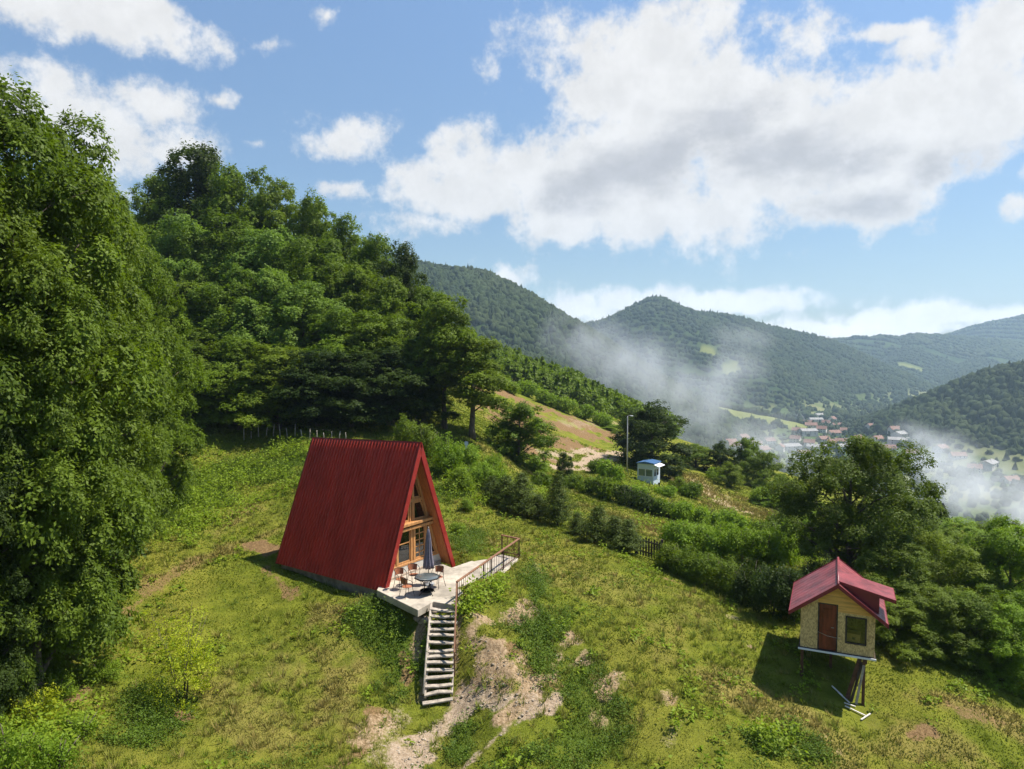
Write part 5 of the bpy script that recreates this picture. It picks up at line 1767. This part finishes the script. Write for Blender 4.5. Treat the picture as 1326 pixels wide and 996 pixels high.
# right-hand side
tree_at(K_BIG, 'spreading_tree', 1106, 570, 38.5, 190, 'big spreading tree with airy branches behind the small cabin', 'deep')
for (u, vt, d, wp, lab, mat) in [
    (1160, 705, 34, 110, 'tree pressing against the right side of the small cabin roof', 'near'),
    (1212, 690, 36, 115, 'leafy tree between the small cabin and the right picture edge, back row', 'olive'),
    (1265, 690, 38, 110, 'back row tree on the right slope with its top below the smoke', 'olive'),
    (1320, 680, 36, 115, 'yellow green tree at the right edge with the highest top of its row', 'bright'),
    (1172, 775, 31.5, 95, 'low tree right beside the small cabin wall', 'olive'),
    (1222, 765, 31.5, 110, 'sunlit tree hanging over the dark grass right of the small cabin', 'near'),
    (1278, 765, 31, 105, 'sunlit front row tree on the right slope', 'forest'),
    (1325, 785, 30, 95, 'brightest green front tree at the right picture edge', 'bright'),  # brighter leaf colour stands in for sunlight on this lower tree
    (1150, 640, 50, 85, 'tree rising just right of the big spreading tree', 'olive'),
    (1198, 662, 54, 90, 'tree below the dark roofed hut', 'olive'),
    (1250, 672, 56, 90, 'tree top right under the thick smoke', 'bright'),
    (1305, 676, 58, 90, 'small tree top behind the yellow green edge tree', 'olive'),
]:
    tree_at(K_SIDE, 'slope_tree', u, vt, d, wp, lab, mat, 'trees on the right slope')
for (u, vt, d, wp, lab, mat) in [
    (845, 526, 86, 92, 'large dark round tree behind the kiosk', 'dark'),
    (868, 588, 80, 42, 'small dark tree at the right corner of the kiosk', 'dark'),
    (903, 578, 98, 52, 'green tree right of the kiosk, first of the valley edge row', 'forest'),
    (935, 574, 96, 42, 'dark tree second in the valley edge row', 'dark'),
    (968, 569, 97, 46, 'tallest tree of the valley edge row', 'forest'),
    (992, 588, 92, 46, 'right end tree of the valley edge row', 'olive'),
    (948, 600, 86, 36, 'round olive shrub tree before the valley edge row', 'olive'),
    (1015, 618, 80, 50, 'low tree left of the big spreading tree', 'olive'),
    (1042, 640, 70, 48, 'small tree at the left foot of the big spreading tree', 'bright'),
    (1000, 640, 78, 40, 'small bright tree beside the bleached track', 'bright'),
    (823, 545, 108, 45, 'lighter tree behind the lamp pole', 'olive'),
    (790, 552, 118, 38, 'bright small tree above the earth bank', 'bright'),
    (758, 530, 150, 30, 'small dark tree on the road bend above the brown field', 'forest'),
    (672, 524, 63, 88, 'big round bushy tree below the brown field', 'forest'),
    (731, 588, 66, 22, 'slim young tree at the foot of the earth bank', 'dark'),
]:
    tree_at(K_MID, 'hillside_tree', u, vt, d, wp, lab, mat)

# young pines in the row below the terrace meadow
for k, (u, vb, vt, wp, lab) in enumerate([
    (722, 680, 614, 46, 'tallest young pine, standing alone in the middle of the meadow row'), (676, 668, 612, 44, 'young pine left of the tallest one'), (656, 658, 616, 44, 'young pine second left of the tallest one'),
    (637, 648, 616, 36, 'young pine at the upper left end of the row by the bright bushes'), (697, 672, 640, 36, 'low young pine touching the tallest pine'), (748, 692, 664, 30, 'smallest pine just right of the tallest one'),
    (774, 702, 656, 52, 'broad dark young pine between the tallest pine and the gate'), (796, 710, 668, 42, 'young pine in the middle of the group beside the gate'), (813, 716, 672, 44, 'young pine next to the slatted gate')]):
    g = ground_at(u, vb)
    s = g[1] / FPX
    cm, tm = PINES[k % 3]
    t = empty('young_pine', tuple(g), rgp.uniform(0, 6.28), (wp * s / 2.1, wp * s / 2.1, (vb - vt) * s / 3.0), lab, 'pine', 'young pines in the meadow row')
    link('trunk', tm, None, t)
    link('crown', cm, None, t)

# bushes
for (u, vb, h, wd, mat, lab) in [
    (578, 612, 52, 52, 'bright', 'bright yellow green bush right behind the A-frame gable'), (602, 606, 34, 48, 'bright', 'bright bush under the round headed tree'), (548, 592, 50, 54, 'olive', 'grey green bush over the right end of the red ridge'),
    (522, 580, 44, 46, 'olive', 'grey green bush behind the red ridge'), (620, 630, 36, 44, 'bright', 'bright bush left of the uppermost pine'), (598, 634, 36, 42, 'bright', 'bright bush hanging down towards the gable side'),
    (646, 634, 36, 40, 'bright', 'bright bush behind the pine row start'), (592, 692, 18, 26, 'bright', 'small bush beside the lower gable corner'), (604, 660, 18, 24, 'bright', 'small bush alone on the grass right of the gable'),
    (640, 606, 20, 34, 'bright', 'low bush at the left foot of the big round bushy tree'), (694, 612, 18, 40, 'bright', 'tall weeds bush at the right foot of the big round bushy tree')]:
    bush_at(B_HEDGE, 'bush', u, vb, h, wd, lab, mat, 'bushes behind the A-frame')
ORD = ['first', 'second', 'third', 'fourth', 'fifth', 'sixth', 'seventh', 'eighth', 'ninth', 'tenth', 'eleventh', 'twelfth', 'thirteenth', 'fourteenth']
for k, (u, vb, h, wd, mat) in enumerate([(866, 738, 42, 48, 'olive'), (890, 748, 44, 52, 'forest'), (916, 757, 46, 56, 'forest'), (944, 768, 50, 58, 'forest'), (972, 780, 58, 62, 'dark'), (1000, 796, 72, 66, 'dark'), (1026, 800, 78, 62, 'dark'), (1056, 776, 66, 56, 'dark')]):
    bush_at(B_HEDGE, 'hedge_bush', u, vb, h, wd, ORD[k] + ' big bush of the dark hedge, counted from the slatted gate towards the small cabin', mat, 'lower hedge')
for k, (u, vb, h, wd, mat) in enumerate([(880, 714, 46, 56, 'bright'), (906, 718, 48, 58, 'bright'), (934, 726, 52, 58, 'bright'), (962, 732, 56, 60, 'bright'), (990, 736, 60, 60, 'bright'), (1018, 730, 60, 56, 'bright'), (1046, 720, 58, 52, 'bright')]):
    bush_at(B_HEDGE, 'bright_bush', u, vb, h, wd, ORD[k] + ' bright sunlit bush behind the dark hedge, counted from the gate', mat, 'sunlit bushes behind the lower hedge')
for k, (u, vb, h, wd, mat) in enumerate([(700, 628, 22, 34, 'forest'), (740, 632, 22, 32, 'forest'), (762, 638, 26, 34, 'forest'), (786, 646, 34, 40, 'forest'), (810, 654, 32, 40, 'dark'), (834, 662, 30, 40, 'dark'), (858, 668, 30, 42, 'forest'),
                                         (884, 676, 34, 42, 'bright'), (910, 682, 34, 44, 'bright'), (938, 688, 34, 44, 'bright'), (964, 694, 34, 42, 'bright'), (990, 700, 32, 42, 'forest')]):
    bush_at(B_MID, 'row_bush', u, vb, h, wd, ORD[k] + ' bush of the upper row below the kiosk, counted from the earth bank', mat, 'upper row of bushes')
for k, (u, vb, h, wd, mat) in enumerate([(660, 508, 22, 34, 'bright'), (684, 514, 26, 36, 'bright'), (708, 524, 24, 36, 'bright'), (732, 534, 24, 34, 'bright'), (756, 543, 24, 34, 'bright'), (780, 552, 22, 34, 'bright')]):
    bush_at(B_MID, 'row_bush', u, vb, h, wd, ORD[k] + ' bright bush along the top of the brown field, counted from the edge trees', mat, 'bushes above the brown field')
for (u, vb, h, wd, mat, lab) in [(790, 622, 34, 40, 'bright', 'bright bush left of the kiosk under the lamp pole'), (772, 612, 22, 30, 'forest', 'bush between the earth bank and the lamp pole'), (878, 636, 22, 30, 'olive', 'round olive bush right of the kiosk'),
                                 (895, 644, 24, 32, 'forest', 'bush at the top of the bleached grass right of the kiosk'), (826, 640, 16, 30, 'bright', 'low bright bush before the kiosk front'), (862, 642, 16, 30, 'bright', 'low bright bush in front of the kiosk side'),
                                 (925, 622, 20, 28, 'bright', 'bright bush at the foot of the valley edge row'), (985, 652, 26, 36, 'bright', 'bright bush below the right end of the valley edge row'), (1010, 684, 30, 40, 'olive', 'bush at the lower end of the bleached track')]:
    bush_at(B_MID, 'bush', u, vb, h, wd, lab, mat, 'bushes round the kiosk')

# the sapling and the herbs in the lower left corner
B_SAP = BushKind('sapling', 4.0, 1.35, (81,), 'lime', stem=0.016, n_lobes=15, n_sprig=190, n_leaf=20, size=0.095, sprig_r=0.24, aspect=0.4, droop=0.3)
bush_at(B_SAP, 'sapling', 236, 914, 160, 118, 'sparse bright yellow green sapling alone on the lawn left of the A-frame', None, None, 'sapling')
B_HERB = BushKind('herb', 1.2, 0.8, (86, 87), 'bright', n_lobes=10, n_sprig=230, n_leaf=16, size=0.075, sprig_r=0.16, aspect=0.4)
for (u, vb, h, wd, mat, lab) in [(18, 1010, 90, 95, 'bright', 'tallest leafy herb in the bottom left picture corner'), (72, 1005, 62, 85, 'bright', 'leafy herb second from the bottom left corner'), (42, 950, 72, 66, 'lime', 'yellowish tall herb above the corner herb'),
                                 (105, 960, 44, 66, 'bright', 'low herb right of the yellowish tall herb'), (10, 920, 48, 60, 'olive', 'herb at the left edge under the dark thicket'), (78, 905, 40, 56, 'bright', 'herb left of the red soil patch'),
                                 (130, 880, 30, 56, 'bright', 'low herb above the red soil patch')]:
    bush_at(B_HERB, 'herb', u, vb, h, wd, lab, mat, 'herbs in the lower left corner', 'plant')

# ------------------------------------------------------------------ grass and weeds
def sample_mask(nm, x, y):
    r, a = np.hypot(x, y), np.arctan2(x, y)
    i = np.clip(np.searchsorted(rsn, r), 0, nr_ - 1)
    j = np.clip(np.searchsorted(azs, a), 0, na_ - 1)
    return masks[nm].reshape(nr_, na_)[i, j]


KEEP_CLEAR = [(*ground_at(u, v)[:2], 0.55) for (u, v) in [(1082, 895), (1092, 905), (1100, 914), (1110, 922), (1120, 931), (1108, 905), (1085, 905)]]


def off_slab(x, y):
    b = np.array([math.sin(A_YAW), math.cos(A_YAW)])
    rt = np.array([b[1], -b[0]])
    ly = (x - A_C[0]) * b[0] + (y - A_C[1]) * b[1]
    lx = (x - A_C[0]) * rt[0] + (y - A_C[1]) * rt[1]
    ok = ~((np.abs(lx) < A_W - 0.05) & (ly > -0.1) & (ly < A_L))
    P = np.array(PATIO)
    ins = np.zeros(len(x), bool)
    for (x0, y0), (x1, y1) in zip(P, np.roll(P, -1, 0)):
        c = ((y0 > y) != (y1 > y))
        with np.errstate(divide='ignore', invalid='ignore'):
            ins ^= c & (x < (x1 - x0) * (y - y0) / (y1 - y0) + x0)
    for (u, v, rad) in KEEP_CLEAR:
        ok &= np.hypot(x - u, y - v) > rad
    return ok & ~ins


def grass_mat():
    m, t = new_mat('grass_blades')
    tone, dry, lush = t.attr('tone'), t.attr('dryness'), t.attr('lushness')
    c = t.mix(tone, (0.105, 0.140, 0.014), (0.228, 0.265, 0.030))
    c = t.mix(t.math('MULTIPLY', dry, 0.9), c, t.mix(tone, (0.20, 0.15, 0.05), (0.40, 0.31, 0.11)))
    c = t.mix(t.math('MULTIPLY', lush, 0.8), c, t.mix(tone, (0.055, 0.105, 0.010), (0.16, 0.235, 0.025)))
    p = t.n('ShaderNodeBsdfPrincipled', i_Base_Color=c, i_Roughness=0.7)
    p.inputs['Specular IOR Level'].default_value = 0.06
    tr = t.n('ShaderNodeBsdfTranslucent', i_Color=c)
    t.n('ShaderNodeOutputMaterial', i_0=t.n('ShaderNodeMixShader', i_0=0.3, i_1=p.outputs[0], i_2=tr.outputs[0]).outputs[0])
    return m


def grass_field(n, r0, r1, seed):
    rg = np.random.default_rng(seed)
    az = rg.uniform(-0.72, 0.72, n)
    r = np.exp(rg.uniform(math.log(r0), math.log(r1), n))
    x, y = r * np.sin(az), r * np.cos(az)
    bare = np.maximum(np.maximum(sample_mask('pale', x, y), sample_mask('soil', x, y)), sample_mask('earth', x, y))
    patch = fbm(x / 0.8, y / 0.8, 3, 301)
    ok = off_slab(x, y) & (bare < rg.uniform(0.25, 0.85, n)) & (patch > rg.uniform(0.05, 0.42, n))
    x, y, r, patch = x[ok], y[ok], r[ok], patch[ok]
    n = len(x)
    z = height(x, y)
    dry, lush = sample_mask('dry', x, y), sample_mask('lush', x, y)
    dry = np.clip(dry + 1.3 * (fbm(x / 3.5, y / 3.5, 4, 311) - 0.56), 0, 1)
    hgt = rg.uniform(0.03, 0.075, n) * (1 + 0.9 * lush + 2.6 * np.clip(sample_mask('dry', x, y) - 0.3, 0, 1)) * (0.6 + 0.9 * patch) * np.clip(r / 30, 0.8, 2.0)
    wd = np.maximum(0.016, r * 0.00085) * rg.uniform(0.7, 1.4, n)
    a = rg.uniform(0, 6.28, n)
    lean = rg.normal(0, 0.55, (n, 2)) * hgt[:, None]
    p = np.stack([x, y, z - 0.015], 1)
    s = np.stack([np.cos(a) * wd, np.sin(a) * wd, np.zeros(n)], 1)
    tip = p + np.stack([lean[:, 0], lean[:, 1], hgt], 1)
    v = np.stack([p - s, p + s, tip], 1).reshape(-1, 3)
    tone = np.clip(0.9 * (fbm(x / 1.3, y / 1.3, 3, 321) - 0.1) * rg.uniform(0.5, 1.3, n), 0, 1)
    me = array_mesh('grass', v, np.arange(n * 3).reshape(n, 3), {'tone': ('FACE', tone), 'dryness': ('FACE', dry), 'lushness': ('FACE', lush)})
    tag(link('grass', me, grass_mat()), 'short patchy meadow grass over the whole slope', 'grass', kind='stuff')


grass_field(620000, 16.5, 95, 5)


def weeds(n, seed, nm, thr, base_h, leaf, mkey, lab):
    rg = np.random.default_rng(seed)
    az = rg.uniform(-0.70, 0.70, n)
    r = np.exp(rg.uniform(math.log(17), math.log(80), n))
    x, y = r * np.sin(az), r * np.cos(az)
    m = sample_mask(nm, x, y)
    pn = fbm(x / 1.7, y / 1.7, 4, 401 + seed)
    acc = (m > thr) & (pn > rg.uniform(0.25, 0.6, n)) | ((pn > 0.62) & (rg.random(n) < 0.12))
    ok = off_slab(x, y) & acc & (np.maximum(np.maximum(sample_mask('pale', x, y), sample_mask('soil', x, y)), sample_mask('earth', x, y)) < rg.uniform(0.3, 1.1, n))
    x, y, r, m = x[ok], y[ok], r[ok], m[ok]
    n = len(x)
    hgt = base_h * rg.uniform(0.2, 1.0, n) * (0.4 + 0.8 * m)
    c = np.stack([x, y, height(x, y) + hgt], 1)
    od = np.zeros((n, 3)); od[:, 2] = 0.4
    v, q, tone = leaves(rg, c, (0.10 + hgt * 0.75), 0.75, 14, leaf, od, 0.25, aspect=0.5, tone_c=np.clip(rg.normal(0.45, 0.25, n), 0, 1))
    me = array_mesh('weeds', v, q, {'tone': ('FACE', tone)})
    tag(link('weeds', me, M_LEAF[mkey]), lab, 'weeds', kind='stuff')
    print('weeds', n)


weeds(110000, 9, 'lush', 0.2, 0.42, 0.08, 'herbage', 'leafy green ground cover in patches on the slope')
weeds(60000, 10, 'meadow', 0.2, 0.75, 0.16, 'weed', 'knee high bright weeds on the meadow left of the A-frame and along the hedges')


def gravel(n, seed):
    """loose stones on the path and the eroded bank"""
    rg = np.random.default_rng(seed)
    az, r = rg.uniform(-0.3, 0.2, n), np.exp(rg.uniform(math.log(19), math.log(36), n))
    x, y = r * np.sin(az), r * np.cos(az)
    m = np.maximum(sample_mask('pale', x, y), sample_mask('earth', x, y))
    ok = (m > rg.uniform(0.3, 1.0, n)) & off_slab(x, y)
    x, y = x[ok], y[ok]
    n = len(x)
    bv, bf = ico(1)
    sz = 0.010 + 0.05 * rg.random(n) ** 7
    V = bv[None] * (1 + rg.normal(0, 0.2, (n, len(bv), 1))) * (sz[:, None] * np.array([1.2, 1.0, 0.7]))[:, None, :]
    V = V + np.stack([x, y, height(x, y) + 0.004], -1)[:, None, :]
    F = bf[None] + (np.arange(n) * len(bv))[:, None, None]
    tag(link('gravel', array_mesh('gravel', V.reshape(-1, 3), F.reshape(-1, 3)), surface_mat('stone_grit', (0.40, 0.33, 0.25), 0.9, 0.25, 3.0)), 'loose stones on the dirt path and the bank', 'gravel', kind='stuff')


gravel(16000, 23)


def tussocks(n, seed):
    """tufts of long grass that stand out of the short sward"""
    rg = np.random.default_rng(seed)
    az, r = rg.uniform(-0.7, 0.7, n), np.exp(rg.uniform(math.log(17), math.log(62), n))
    x, y = r * np.sin(az), r * np.cos(az)
    bare = np.maximum(np.maximum(sample_mask('pale', x, y), sample_mask('soil', x, y)), sample_mask('earth', x, y))
    ok = off_slab(x, y) & (bare < 0.9) & (fbm(x / 4.0, y / 4.0, 3, 501) > rg.uniform(0.36, 0.66, n))
    x, y = x[ok], y[ok]
    n, k = len(x), 22
    dry = np.clip(sample_mask('dry', x, y) + rg.normal(0.25, 0.3, n), 0, 1)
    lush = np.clip(sample_mask('lush', x, y) + rg.normal(0.1, 0.3, n), 0, 1)
    hgt = np.repeat(rg.uniform(0.10, 0.34, n), k) * rg.uniform(0.5, 1.1, n * k)
    a = rg.uniform(0, 6.28, n * k)
    rad = np.abs(rg.normal(0, 0.09, n * k))
    px, py = np.repeat(x, k) + rad * np.cos(a), np.repeat(y, k) + rad * np.sin(a)
    p = np.stack([px, py, height(px, py) - 0.02], 1)
    wd = np.maximum(0.010, np.hypot(px, py) * 0.0006)
    s_ = np.stack([-np.sin(a) * wd, np.cos(a) * wd, 0 * a], 1)
    out = np.stack([np.cos(a), np.sin(a), 0 * a], 1) * (hgt * rg.uniform(0.2, 0.9, n * k))[:, None]
    tip = p + out + np.stack([0 * a, 0 * a, hgt], 1)
    v = np.stack([p - s_, p + s_, tip], 1).reshape(-1, 3)
    me = array_mesh('tall_grass', v, np.arange(n * k * 3).reshape(-1, 3), {'tone': ('FACE', np.clip(rg.normal(0.65, 0.25, n * k), 0, 1)), 'dryness': ('FACE', np.repeat(dry, k)), 'lushness': ('FACE', np.repeat(lush, k))})
    tag(link('tall_grass', me, bpy.data.materials['grass_blades']), 'tufts of longer grass standing out of the meadow', 'grass', kind='stuff')


tussocks(12000, 29)
